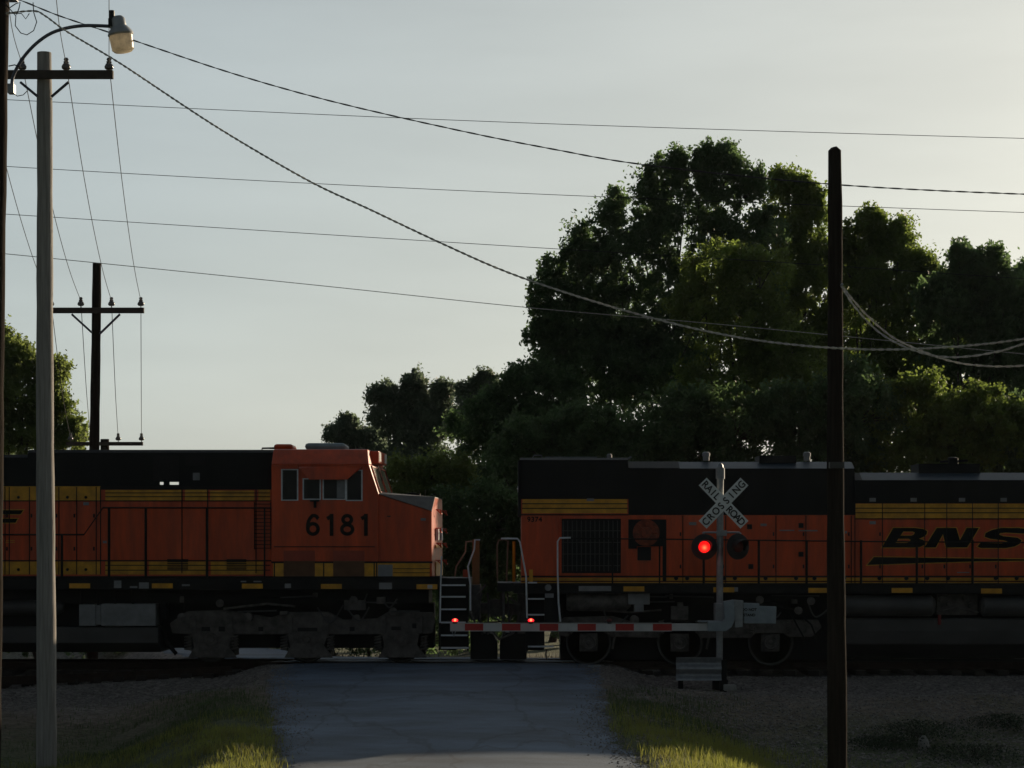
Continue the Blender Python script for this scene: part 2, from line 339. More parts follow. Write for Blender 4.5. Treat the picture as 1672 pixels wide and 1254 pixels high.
# road sheet with ragged edges
ry = np.concatenate([np.linspace(-30, 26, 30), np.linspace(26, 60, 260), np.linspace(60, 105, 30)])
rw = np.linspace(0, 1, 25); co = []
for y in ry:
    a = edge(EL, y) + .10*math.sin(y*3.1) + .07*math.sin(y*7.7+1) + .05*random.uniform(-1, 1)
    b = edge(ER, y) + .10*math.sin(y*2.7+2) + .08*math.sin(y*8.3) + .05*random.uniform(-1, 1)
    for t in rw:
        x = a + (b-a)*t; zz = float(road_z(y)) + .012*math.sin(x*1.7+y*.4) + .02*(1-abs(2*t-1))**.5 - (.03 if t in (0, 1) else 0)
        if 50.0 < y < 53.1: zz = min(zz, -.012)
        co.append((x, y, zz))
co = np.array(co); i = np.arange(len(ry)-1)[:, None]*25 + np.arange(24)[None, :]
rd = mesh_np('road', co, np.stack([i, i+1, i+26, i+25], -1).reshape(-1, 4), asphalt_mat()); rd['kind'] = 'structure'

# loose stones on the ballast shoulders
def stones(name, n, xr, yr, s0, s1, label, clump=None):
    base = np.array([(1,0,-.2),(-.5,.8,-.2),(-.5,-.8,-.2),(.5,.6,.5),(-.8,0,.5),(.4,-.7,.5)])
    tri = np.array([(0,1,3),(1,4,3),(1,2,4),(2,5,4),(2,0,5),(0,3,5),(3,4,5),(0,2,1)])
    px = rng.uniform(*xr, n); py = yr[0] + (yr[1]-yr[0])*rng.random(n)
    keep = (px < edge(EL, py)-.1+rng.normal(0, .15, n)) | (px > edge(ER, py)+.1+rng.normal(0, .15, n)); px, py = px[keep], py[keep]; n = len(px)
    pz = terrain(px, py); a = rng.uniform(0, 6.28, n); s = rng.uniform(s0, s1, n)**1.0
    V = np.repeat(base[None], n, 0) * rng.uniform(.6, 1.3, (n, 1, 3)) + rng.normal(0, .12, (n, 6, 3))
    c, d = np.cos(a)[:, None], np.sin(a)[:, None]
    W = np.stack([V[..., 0]*c - V[..., 1]*d, V[..., 0]*d + V[..., 1]*c, V[..., 2]*.8], -1)*s[:, None, None] + np.stack([px, py, pz], -1)[:, None]
    fs = (tri[None] + (np.arange(n)*6)[:, None, None]).reshape(-1, 3)
    o = mesh_np(name, W.reshape(-1, 3), fs, 'stone', smooth=False); tag(o, label, 'gravel', kind='stuff')
stones('ballast_gravel', 26000, (-16, 18), (44.5, 49.9), .012, .045, 'grey crushed stone ballast along the near side of the tracks')
stones('roadside_gravel', 20000, (2, 12), (35.5, 46), .012, .045, 'scattered grey gravel on the slope right of the road')

def spill():
    n = 5000; side = rng.random(n) < .5; py = rng.uniform(33, 50, n); e = np.where(side, edge(EL, py)+np.abs(rng.normal(0, .28, n)), edge(ER, py)-np.abs(rng.normal(0, .28, n)))
    base = np.array([(1,0,-.2),(-.5,.8,-.2),(-.5,-.8,-.2),(.0,.0,.8)]); tri = np.array([(0,1,3),(1,2,3),(2,0,3)]); s_ = rng.uniform(.006, .024, n)
    V = base[None]*rng.uniform(.6, 1.3, (n, 4, 3))*s_[:, None, None] + np.stack([e, py, road_z(py)+.012], -1)[:, None]
    o = mesh_np('spilled_gravel', V.reshape(-1, 3), (tri[None]+(np.arange(n)*4)[:, None, None]).reshape(-1, 3), 'stone', smooth=False); tag(o, 'loose grey grit spilled over both road edges', 'gravel', kind='stuff')
spill()
tr = thing('railroad_track', (0, 51.55, -.2), 'rusty steel railroad track on dark sleepers running under the locomotives', 'railroad track')
for y in (50.83, 52.27):
    MB().xprism(-40, 40, [(y-.07,-.17),(y+.07,-.17),(y+.07,-.155),(y+.01,-.13),(y+.01,-.04),(y+.036,-.03),(y+.036,0),(y-.036,0),(y-.036,-.03),(y-.01,-.04),(y-.01,-.13),(y-.07,-.155)]).build('rail', 'rail', tr)
x = -24.
while x < 24:
    if not -5.4 < x < 2.1: MB().box(x-.115, x+.115, 50.25, 52.85, -.32, -.171).build('sleeper', 'tie', tr)
    x += .53
sp = thing('siding_track', (-11, 48.3, -.4), 'old siding rail on dark timbers beside the gravel left of the road', 'siding track')
pa = [P(-500, 1125, 46.6), P(0, 1105, 47.9), P(200, 1097, 48.7), P(378, 1088, 49.4)]
mb = MB()
for a, b in zip(pa, pa[1:]):
    n = (b-a).cross(Vector((0,0,1))).normalized()*.04; h = Vector((0,0,.15))
    mb.add([a-n-h*1.2, b-n-h*1.2, b+n-h*1.2, a+n-h*1.2, a-n, b-n, b+n, a+n], [(0,3,2,1),(4,5,6,7),(0,1,5,4),(1,2,6,5),(2,3,7,6),(3,0,4,7)])
mb.build('rail', 'rail', sp)
for k in range(24):
    t = k/23; p = pa[0].lerp(pa[3], t); zt = float(terrain(p.x, p.y)); MB().box(p.x-.11, p.x+.11, p.y-.2, p.y+.9, zt-.1, zt+.10).build('timber', 'tie', sp)

# ------------------------------------------------------------ locomotive pieces
DS, DR, DCAB, DH, DU = 50.0, 50.04, 50.06, 50.62, 50.25
def wheelset(truck, px, py, D=50.78, r=.52):
    w = MB(); c = P(px, py, D); w.lathe(c, [(r-.03,-.1),(r+.0,-.08),(r,.0),(r-.02,.03),(r-.075,.035),(r-.09,.005),(.16,-.02),(.15,.06),(.06,.07)], 'y', 32)
    w.build('wheel', 'steel', truck)
    w = MB(); w.lathe(P(px, py, D-.036), [(r-.03, 0), (r-.02, .012), (r-.06, .012), (r-.065, 0)], 'y', 32); w.build('wheel_rim', 'tank', truck)
    b = MB(); c2 = P(px, py, D-.24); b.box(c2.x-.2, c2.x+.2, c2.y-.02, c2.y+.16, c2.z-.2, c2.z+.2); b.lathe(c2+Vector((0,-.02,0)), [(.17,0),(.17,.05),(.13,.06),(.13,.04),(.05,.04),(.04,.08)], 'y', 18)
    b.build('axle_box', 'truck', truck, bevel=.015)
def coil(truck, px, y0, y1, D=50.42, r=.075):
    pts = []; n = 5; c0 = P(px, y0, D); z1 = Z(y1, D)
    for k in range(n*8+1): a = k/8*2*math.pi; pts.append((c0.x+r*math.cos(a), D+r*math.sin(a), c0.z+(z1-c0.z)*k/(n*8)))
    MB().tube(pts, .018, 5).build('spring', 'truck', truck)
def poly_rail(pp, D, r, name, material, parent):
    return MB().tube([P(a, b, D) for a, b in pp], r, 7).build(name, material, parent)
def beam(mb, a, b, w, D, D2=None):   # a flat bar between photo points, w thick
    mb.tube([P(*a, D), P(*b, D2 or D)], w, 4)
Bl = lambda s, ox, oy: [[(ox + a*s, oy + b*s) for a, b in lp] for lp in [
    [(22,0),(64,0),(80,2),(88,6),(87,12),(82,17),(72,21),(80,23),(84,27),(82,33),(74,37),(60,38),(0,38)],
    [(42,7),(60,7),(64,9),(62,13),(57,15),(36,15)],
    [(32,21),(52,21),(56,23),(53,28),(48,29),(27,29)]]]
Nl = lambda s, ox, oy: [[(ox + a*s, oy + b*s) for a, b in lp] for lp in [
    [(24,0),(62,0),(69,24),(82,0),(106,0),(83,38),(42,38),(36,12),(22,38),(0,38)]]]
Sl = lambda s, ox, oy: [[(ox + a*s, oy + b*s) for a, b in lp] for lp in [
    [(96,2),(90,11),(56,9),(44,10),(42,13),(50,16),(78,19),(86,24),(82,31),(72,36),(56,39),(6,39),(0,36),(6,29),(46,30),(56,29),(58,26),(50,24),(24,21),(14,17),(16,10),(28,4),(46,0),(80,0)]]]
Fl = lambda s, ox, oy: [[(ox + a*s, oy + b*s) for a, b in lp] for lp in [
    [(20,0),(98,0),(93,7),(56,7),(50,15),(88,15),(84,22),(42,22),(30,38),(0,38)]]]
def logo(D, parent, x0, y0, s=.84, names=('B','N','S','F')):
    fns = dict(B=Bl, N=Nl, S=Sl, F=Fl); xo = x0
    for k, w in zip(names, (81, 101, 89, 96)):
        shape2d(fns[k](s, xo, y0), D-.004, 'lettering', 'logo', parent)
        shape2d(fns[k](s, xo, y0), D-.001, 'lettering_outline', 'yellow', parent, offset=.018, thick=.003)
        xo += w*s*1.02

# ------------------------------------------------------------ locomotive 1 (cab end)
L1 = thing('diesel_locomotive', (X(180, 51.5), 51.55, 0), 'orange, black and yellow diesel locomotive numbered 6181, its nose facing the road gap', 'locomotive')
h = MB(); DB = 2*51.55-DH
zr, zc = Z(735, DH), Z(742, DH)
def hood_sec(d0, ztop, zch, zbot, ch=.16): return [(d0, zbot), (d0, zch), (d0+ch, ztop), (2*51.55-d0-ch, ztop), (2*51.55-d0, zch), (2*51.55-d0, zbot)]
zlow = Z(942, DH)
sec = hood_sec(DH, Z(734, DH), Z(739, DH), Z(795, DH), .12)
for a, b in ((45, 236), (292, 446)): h.xprism(X(a, DH), X(b, DH), sec)
for a, b in ((236, 261), (267, 277)): h.pbox(a, 786, b, 792.5, DH, DH+.02)
for a, b in ((236, 292),):
    h.xprism(X(a, DH), X(b, DH), [(DH, Z(787, DH)), (DH, Z(739, DH)), (DH+.12, Z(734, DH)), (DB-.12, Z(734, DH)), (DB, Z(739, DH)), (DB, Z(787, DH)+.085)]); h.xprism(X(a, DH), X(b, DH), [(DH, Z(795, DH)), (DH, Z(791.5, DH)), (DB, Z(791.5, DH)), (DB, Z(795, DH))])
h.xprism(X(-900, DH), X(45, DH), hood_sec(DH, Z(742, DH), Z(747, DH), Z(795, DH), .12))
h.build('hood_roof', 'black', L1)
MB().box(X(-900, DH), X(446, DH), DH, DB, Z(942, DH), Z(795, DH)-.002).build('hood_side', 'orange', L1)
b = MB()
b.pbox(-900, 794, 164, 817, DH-.012, DH-.001); b.pbox(172, 800, 296, 817, DH-.012, DH-.001); b.pbox(302, 796, 339, 817, DH-.014, DH-.001)
b.pbox(343, 801, 415, 817, DH-.012, DH-.001); b.pbox(422, 797, 441, 817, DH-.012, DH-.001); b.build('yellow_band', 'yellow', L1)
b = MB()
for a, c in ((-900, 164), (172, 236), (243, 336), (344, 430)): b.pbox(a, 917, c, 938, DH-.012, DH-.001)
b.build('yellow_band', 'yellow', L1)
s = MB()
s.pbox(165, 794, 444, 799.5, DH-.016, DH-.001)
for y in (804.8, 811): s.pbox(172, y-.7, 441, y+.7, DH-.018, DH-.001)
for y in (923, 931): s.pbox(172, y-.7, 441, y+.7, DH-.018, DH-.001)
s.pbox(-900, 817, 443, 818.6, DH-.018, DH-.001); s.pbox(-900, 914.5, 443, 916.5, DH-.018, DH-.001)
for x in (-200, -150, -110, -60, -20, 8, 15, 48, 96, 125, 157, 164): s.pbox(x-.7, 795, x+.7, 938, DH-.02, DH-.001)
for x in (297, 339, 418): s.pbox(x-.8, 797, x+.8, 936, DH-.019, DH-.001)
for x in (30, 110, 140):
    for y in (812, 930): s.lathe(P(x, y, DH-.012), [(.035, 0), (.03, .02)], 'y', 10)
s.build('door_seam', 'seam', L1)
for x in (11, 51, 92, 121, 153):
    for y in (842, 896): MB().pbox(x-1, y-3, x+1.2, y+3, DH-.03, DH-.001).build('door_latch', 'steel', L1)
v = MB()
for k in range(9): v.pbox(250, 745+k*4.6, 258.5, 747.6+k*4.6, DH-.02, DH-.001); 
v.pbox(250, 744, 292, 786, DH-.006, DH-.001)
v.pbox(303, 745, 335, 760, DH-.02, DH-.001)
v.build('intake_grille', 'seam', L1)
for a, c in ((273, 307), (370, 402)):
    v = MB()
    for k in range(6): v.pbox(a, 913+k*3, c, 914.6+k*3, DH-.03, DH-.001)
    v.build('louver', 'steel', L1)
for q in ((315, 772, 326, 784), (136, 820, 145, 825), (168, 883, 174, 887)): MB().pbox(*q, DH-.02, DH-.001).build('label_plate', 'grey', L1)
logo(DH, L1, -310, 833, .93)
t_ = MB(); t_.pbox(10, 882, 24, 883, DH-.005, DH-.001); t_.pbox(8, 885, 24, 886, DH-.005, DH-.001); t_.build('small_stencil', 'yellow', L1)
# ladder recess at the cab's back wall
ld = MB()
for x in (415.5, 442): ld.tube([P(x, 820, DH-.05), P(x, 897, DH-.05)], .012, 5)
for k in range(13): ld.tube([P(415.5, 823+k*6, DH-.05), P(442, 823+k*6, DH-.05)], .009, 5)
ld.build('ladder', 'steel', L1)
# cab
cb = MB(); DCF = 2*51.55-DCAB
zt = Z(736, DCAB)
def cabpoly(D, dx=0): return [(443,757),(602.5,757),(618.5,806),(632,808),(703,830),(706,918),(706,942),(443,942)]
cb.pprism([(443,757),(602.5,757),(618.5,806),(618.5,942),(443,942)], DCAB, DCF)
x0, x1, x1b = X(443, DCAB), X(597, DCAB), X(602.5, DCAB)
ins = .42
cb.add([(x0, DCAB, Z(757, DCAB)), (x1b, DCAB, Z(757, DCAB)), (x1b, DCF, Z(757, DCAB)), (x0, DCF, Z(757, DCAB)),
        (x0, DCAB+ins, Z(733.5, 50.5)), (x1, DCAB+ins, Z(733.5, 50.5)), (x1, DCF-ins, Z(733.5, 50.5)), (x0, DCF-ins, Z(733.5, 50.5))],
       [(4,5,6,7),(0,1,5,4),(1,2,6,5),(2,3,7,6),(3,0,4,7)])
cb.v = [(x + (y-50.06)*.053 if x > X(590, DCAB) else x, y, z) for x, y, z in cb.v]
cab = cb.build('cab', 'orange', L1, bevel=.03)
# nose: cross sections at three stations along x (near half mirrored)
def shear(mb):
    mb.v = [(x + (y-50.06)*.053, y, z) for x, y, z in mb.v]; return mb
def nose_ring(x, ztop, zsh, zbot, dsh, xin):
    m = 2*51.55
    return [(x-xin, DCAB+.06, zbot), (x-xin, DCAB+.06, zsh), (x, DCAB+.06+dsh, ztop), (x, m-DCAB-.06-dsh, ztop), (x-xin, m-DCAB-.06, zsh), (x-xin, m-DCAB-.06, zbot), (x, m-DCAB-.06-dsh, zbot), (x, DCAB+.06+dsh, zbot)]
r0 = nose_ring(X(616, DCAB), 3.83, Z(806, DCAB), Z(942, DCAB), .42, .0)
xf = X(704.5, DCAB)+.035
r1 = nose_ring(X(704.5, DCAB)+.03, Z(812, 51.0), Z(834, DCAB), Z(942, DCAB), .5, .03)
nb = MB(); fs = [(i, (i+1)%8, (i+1)%8+8, i+8) for i in range(8)] + [tuple(range(7, -1, -1)), tuple(range(8, 16))]
nb.add(r0 + r1, [f for k, f in enumerate(fs) if k not in (1, 2, 3)]); shear(nb); nose = nb.build('nose', 'orange', L1, bevel=.025)
nt = MB(); q = [Vector(r[k]) for r in (r0, r1) for k in (1, 2, 3, 4)]
nt.add(q + [p - Vector((0,0,.02)) for p in q], [(0,1,5,4),(1,2,6,5),(2,3,7,6),(8,12,13,9),(9,13,14,10),(10,14,15,11),(0,4,12,8),(4,5,13,12),(5,6,14,13),(6,7,15,14),(3,11,15,7),(0,8,9,1),(1,9,10,2),(2,10,11,3)]); shear(nt); 
M['ntop'] = mat('anti_glare_grey', (.10, .095, .09), .6, var=.4, scale=5); nt.build('nose_top', 'ntop', L1)
# handles and horn bits above the nose
k_ = MB(); k_.tube([P(660, 808, 50.9), P(672, 805, 51.0), P(690, 809, 51.1)], .018, 6); k_.tube([P(690, 816, 50.7), P(711, 806.5, 50.9)], .014, 6)
k_.box(X(676, 50.9), X(686, 50.9), 50.85, 51.1, Z(817, 50.9), Z(806, 50.9)); k_.tube([P(694, 800, 51.3), P(694, 812, 51.3)], .012, 6); k_.tube([P(655, 806, 51), P(655, 813, 51)], .02, 6)
k_.build('nose_fittings', 'steel', L1)
# front face fittings: door line, number lights, grab irons
gi = MB()
for yy in (833, 863, 887, 915):
    z = Z(yy, 51.2)
    for y0 in (50.75, 52.3):
        gi.tube([(xf, y0, z), (xf+.11, y0, z), (xf+.11, y0+.04, z-.09), (xf+.11, y0+.34, z-.09), (xf, y0+.34, z)], .014, 6)
shear(gi).build('grab_iron', 'orange', L1)
hd = MB(); hd.box(xf+.002, xf+.05, 50.85, 51.15, Z(882, 51), Z(862, 51)); hd.box(xf+.002, xf+.04, 51.9, 52.2, Z(882, 51), Z(862, 51)); shear(hd).build('ditch_light', 'silver', L1)
fb = MB(); fb.box(xf+.003, xf+.02, 50.65, 52.45, Z(895, 51), Z(890, 51)); fb.box(xf+.003, xf+.02, 50.65, 52.45, Z(940, 51), Z(917, 51)); shear(fb).build('front_stripe', 'yellow', L1)
# windshields
ws = MB(); a0, a1 = P(602.5, 757, DCAB), P(618.5, 806, DCAB); sl_ = (a1.x-a0.x)/(a0.z-a1.z)
def wsbox(y0, y1, zt, zb, t, mi=0):
    xa = a0.x + (a0.z-zt)*sl_; xb = a0.x + (a0.z-zb)*sl_
    ws.add([(xa, y0, zt), (xa, y1, zt), (xb, y1, zb), (xb, y0, zb), (xa+t, y0, zt), (xa+t, y1, zt), (xb+t, y1, zb), (xb+t, y0, zb)], [(0,1,2,3),(7,6,5,4),(0,4,5,1),(1,5,6,2),(2,6,7,3),(3,7,4,0)], mi)
for y0 in (50.25, 51.65): wsbox(y0, y0+1.2, a0.z-.07, a1.z+.06, .02)
wsp = shear(ws).build('windshield', mat('windshield_glass', (.17, .17, .11), .25, var=.3), L1)
ws = MB()
for y0 in (50.22, 51.62):
    wsbox(y0, y0+.03, a0.z-.04, a1.z+.03, .04); wsbox(y0+1.23, y0+1.26, a0.z-.04, a1.z+.03, .04); wsbox(y0, y0+1.26, a0.z-.04, a0.z-.07, .04); wsbox(y0, y0+1.26, a1.z+.06, a1.z+.03, .04)
shear(ws).build('windshield_frame', 'orange', L1)
wp = MB(); 
for y in (50.6, 52.1): wp.tube([(a0.x+.02, y, a0.z-.02), (a0.x+.13, y+.05, a0.z-.03), (a0.x+.2, y+.3, a0.z-.35)], .012, 5)
shear(wp).build('wiper', 'steel', L1)
nbx = MB(); nbx.box(a0.x-.12, a0.x+.14, 50.75, 52.35, Z(757, 51), Z(737, 51)); shear(nbx).build('number_box', 'orange', L1, bevel=.02)
nl = MB(); nl.box(a0.x+.141, a0.x+.15, 50.80, 51.2, Z(754, 51), Z(739, 51)); nl.box(a0.x+.141, a0.x+.15, 51.9, 52.3, Z(754, 51), Z(739, 51)); shear(nl).build('number_board', 'white', L1)
# roof units
ac = MB(); ac.box(X(499, 51), X(566, 51), 50.75, 51.9, Z(735, 51), Z(724, 51)); ac.build('air_conditioner', mat('pale_blue_plastic', (.22, .29, .33), .6), L1, bevel=.09)
an = MB(); an.box(X(448, 51), X(480, 51), 50.8, 51.7, Z(735, 51), Z(725.5, 51)); an.build('antenna_dome', 'orange', L1, bevel=.08)
hn = MB(); hn.tube([P(428, 735, 51), P(428, 732, 51), P(447, 731.5, 51)], .02, 6); hn.lathe(P(440, 732, 51), [(.02,0),(.025,.3),(.07,.42)], 'x', 10); hn.tube([P(583, 735, 51), P(583, 729, 51)], .02, 6); hn.build('horn', 'steel', L1)
# side windows
def window(a, b_, c, d, D, frame=2.2, slant=None):
    fr = MB(); g = MB()
    fr.pbox(a, b_, a+frame, d, D-.03, D-.001); fr.pbox(c-frame, b_, c, d, D-.03, D-.001); fr.pbox(a+frame, b_, c-frame, b_+frame*.7, D-.029, D-.001); fr.pbox(a+frame, d-frame*.8, c-frame, d, D-.029, D-.001)
    f = fr.build('window', 'silver', L1)
    g.pbox(a+frame, b_+frame*.7, c-frame, d-frame*.8, D-.012, D-.001); g.build('pane', 'glass', f)
    return f
window(459, 766, 487, 817.5, DCAB); window(494, 781, 524, 816, DCAB); window(526.5, 781, 565, 816, DCAB); window(564.5, 767, 592, 818, DCAB)
cu = MB(); cu.pbox(550, 784, 562, 813, DCAB-.02, DCAB-.012); cu.build('curtain', 'grey', L1)
aw = MB(); aw.add([P(488, 760, DCAB-.001), P(590, 760, DCAB-.001), P(590, 764, DCAB-.13), P(567, 783, DCAB-.16), P(505, 783, DCAB-.16), P(488, 764, DCAB-.13), P(505, 783, DCAB-.1), P(567, 783, DCAB-.1)],
                  [(0,1,2,3,4,5),(0,5,4,6),(1,7,3,2),(4,3,7,6),(0,6,7,1)]); aw.build('sunshade', 'orange', L1)
mr_ = MB(); mr_.pbox(512, 817, 516, 829, DCAB-.07, DCAB-.001); mr_.pbox(506, 816, 521, 819, DCAB-.08, DCAB-.001); mr_.build('mirror_bracket', 'steel', L1)
ru = MB(); ru.pbox(446, 758.2, 602, 760, DCAB-.03, DCAB-.001); ru.pbox(460, 760.5, 486, 765, DCAB-.06, DCAB-.001); ru.pbox(566, 761, 593, 765, DCAB-.05, DCAB-.001); ru.build('rain_gutter', 'orange', L1)
def digit_strokes(dg, ox, oy, D):
    def ell(cx, cy, rx, ry, a0=0, a1=360, n=28): return [(cx+rx*math.cos(R(a0+(a1-a0)*k/n)), cy-ry*math.sin(R(a0+(a1-a0)*k/n))) for k in range(n+1)]
    if dg == '1': return [[(3, 8), (9, 4.5)], [(10.5, 0), (10.5, 36)]], 6.2
    if dg == '8': return [ell(12, 9.3, 6.9, 6.3), ell(12, 25.3, 8.8, 7.6)], 5.8
    return [ell(12, 24.6, 8.4, 8.5), [(21, 8)]+ell(13.5, 9.0, 6.5, 6.2, 20, 110, 8)+[(7.5, 7), (4.8, 12), (3.6, 18), (3.6, 25)]], 5.9
mb = MB(); q_ = 0
for ox, dg in ((499, '6'), (531, '1'), (555, '8'), (587, '1')):
    sts, w_ = digit_strokes(dg, ox, 839, DCAB)
    for st_ in sts:
        q_ += 1; pts = [Vector((X(ox+a, DCAB), Z(839+b_, DCAB))) for a, b_ in st_]; ww = w_/2*DCAB/F; vs = []
        for k, p in enumerate(pts):
            t = (pts[min(k+1, len(pts)-1)]-pts[max(k-1, 0)])
            if (pts[0]-pts[-1]).length < .01 and k in (0, len(pts)-1): t = pts[1]-pts[-2]
            t.normalize(); n_ = Vector((-t.y, t.x)); y_ = DCAB-.006-q_*.0008
            vs += [(p.x+n_.x*ww, y_, p.y+n_.y*ww), (p.x-n_.x*ww, y_, p.y-n_.y*ww)]
        mb.add(vs, [(2*k, 2*k+1, 2*k+3, 2*k+2) for k in range(len(pts)-1)])
mb.build('road_number', mat('faded_number_paint', (.022, .018, .016), .7, var=.4, scale=6, spec=.15), L1)
sm = MB(); sm.pbox(447, 892, 612, 893.4, DCAB-.008, DCAB-.001); sm.pbox(443, 916.5, 706, 919.5, DCAB-.012, DCAB-.001)
for y in (928.6, 935.2): sm.pbox(642, y-.6, 702, y+.6, DCAB-.014, DCAB-.001)
for x in (448, 528.5, 611, 615): sm.pbox(x-1, 918, x+1, 942, DCAB-.015, DCAB-.001)
sm.pbox(632, 842, 638, 844, DCAB-.012, DCAB-.001); sm.build('panel_seam', 'seam', L1)
yb = MB(); yb.pbox(446, 919.5, 701.5, 941.5, DCAB-.01, DCAB-.001); yb.build('yellow_band', 'yellow', L1)
M['screen'] = mat('dusty_screen', (.17, .085, .045), .8, var=.3, scale=4)
for a in (463, 544):
    sc = MB(); sc.pbox(a, 899, a+51, 916, DCAB-.02, DCAB-.001); sc.build('screen_hood', mat('faded_red', (.36, .06, .03), .7), L1)
    sc = MB(); sc.pbox(a, 916, a+51, 941, DCAB-.016, DCAB-.001)
    for k in range(12): sc.pbox(a+1, 917+k*2, a+50, 917.9+k*2, DCAB-.03, DCAB-.001)
    sc.build('screen', 'screen', L1)
pl = MB(); pl.pbox(617, 922, 641, 942, DCAB-.02, DCAB-.001); pl.build('placard', 'grey', L1)
pv = MB(); pv.pbox(687, 846, 695, 850, DCAB-.01, DCAB-.001+.05); pv.build('label_plate', 'grey', L1)
# sill and walkway
def sill(parent, a, b, y0, y1, slope=0):
    w = MB(); w.pbox(a, y0, b, y1, DS, 2*51.55-DS); w.pbox(a, y0-2.5, b, y0-.1, DS+.02, DH+.02); return w.build('side_sill', 'steel', parent, bevel=.01)
sill(L1, -900, 718, 943.5, 963)
def reflectors(parent, lst):
    for a, y in lst: MB().pbox(a, y, a+34, y+8, DS-.012, DS-.001).build('reflector', 'yellow', parent)
reflectors(L1, [(-180, 952), (-60, 952), (113, 952.5), (248, 952.5), (395, 953), (524, 953.5), (680, 954)])
for a, b_, c, d in ((227, 951, 243, 961), (186, 948, 198, 960), (212, 957, 224, 960), (619, 951.5, 640, 962), (465, 953, 475, 960), (393, 948.5, 402, 950.5), (414, 948.5, 427, 950.5), (297, 954, 310, 957)): MB().pbox(a, b_, c, d, DS-.01, DS-.001).build('sill_placard', 'grey', L1)
MB().pbox(698, 955, 706, 961, DS-.014, DS-.001).build('sill_placard', 'white', L1)
# handrails
hr = poly_rail([(-900, 873), (137, 873), (168, 829), (443, 829.5)], DR, .019, 'handrail', 'steel', L1)
for x, y0, y1 in ((-300, 873, 944), (-180, 873, 944), (-60, 873, 944), (101, 873, 944), (178, 829, 944), (238, 829, 944), (338, 829, 944), (432, 829, 944)):
    MB().tube([P(x, y0, DR), P(x, y1, DR)], .03 if x in (101, 178, 238, 338) else .018, 6).build('stanchion', 'steel', L1)
# underframe
uf = MB(); uf.pbox(-880, 963, 700, 985, DU+.15, 2*51.55-DU-.15); uf.pbox(262, 985, 270, 1010, DU, DU+.5); uf.build('underframe', 'steel', L1)
MB().pbox(-880, 985, 262, 1026, 50.75, 52.3).build('centre_sill', 'seam', L1)
at = MB(); at.tube([P(-260, 992, DU+.17), P(-255, 992, DU+.17), P(95, 992, DU+.17), P(104, 992, DU+.17)], [.1, .175, .175, .09], 20); at.build('air_reservoir', 'tank', L1)
pb = MB()
for x in (133, 160, 188, 217): MB().tube([P(x, 963, DU), P(x, 990, DU)], .03, 6).build('pipe', 'steel', L1)
MB().tube([P(240, 966, DU+.1), P(330, 972, DU+.1), P(400, 968, DU+.1)], .025, 6).build('pipe', 'steel', L1); pb.tube([P(420, 975, DU+.1), P(560, 980, DU+.1), P(640, 972, DU+.1)], .025, 6); pb.build('pipe', 'steel', L1)
gb = MB(); gb.pbox(129, 987, 156, 1022, DU-.1, DU+.5); gb.pbox(165, 986, 254, 1022, DU-.1, DU+.5); gb.pbox(156, 988, 165, 1020, DU-.06, DU+.5); gb.build('equipment_box', 'grey', L1, bevel=.012)
ft = MB(); m2 = 2*51.55
ft.xprism(X(-330, DU), X(259, DU), [(DU-.05, Z(1024, DU)), (DU-.05, Z(1050, DU)), (DU+.35, Z(1066, DU)), (m2-DU-.35, Z(1066, DU)), (m2-DU+.05, Z(1050, DU)), (m2-DU+.05, Z(1024, DU))]); ft.build('fuel_tank', 'tank', L1, bevel=.02)
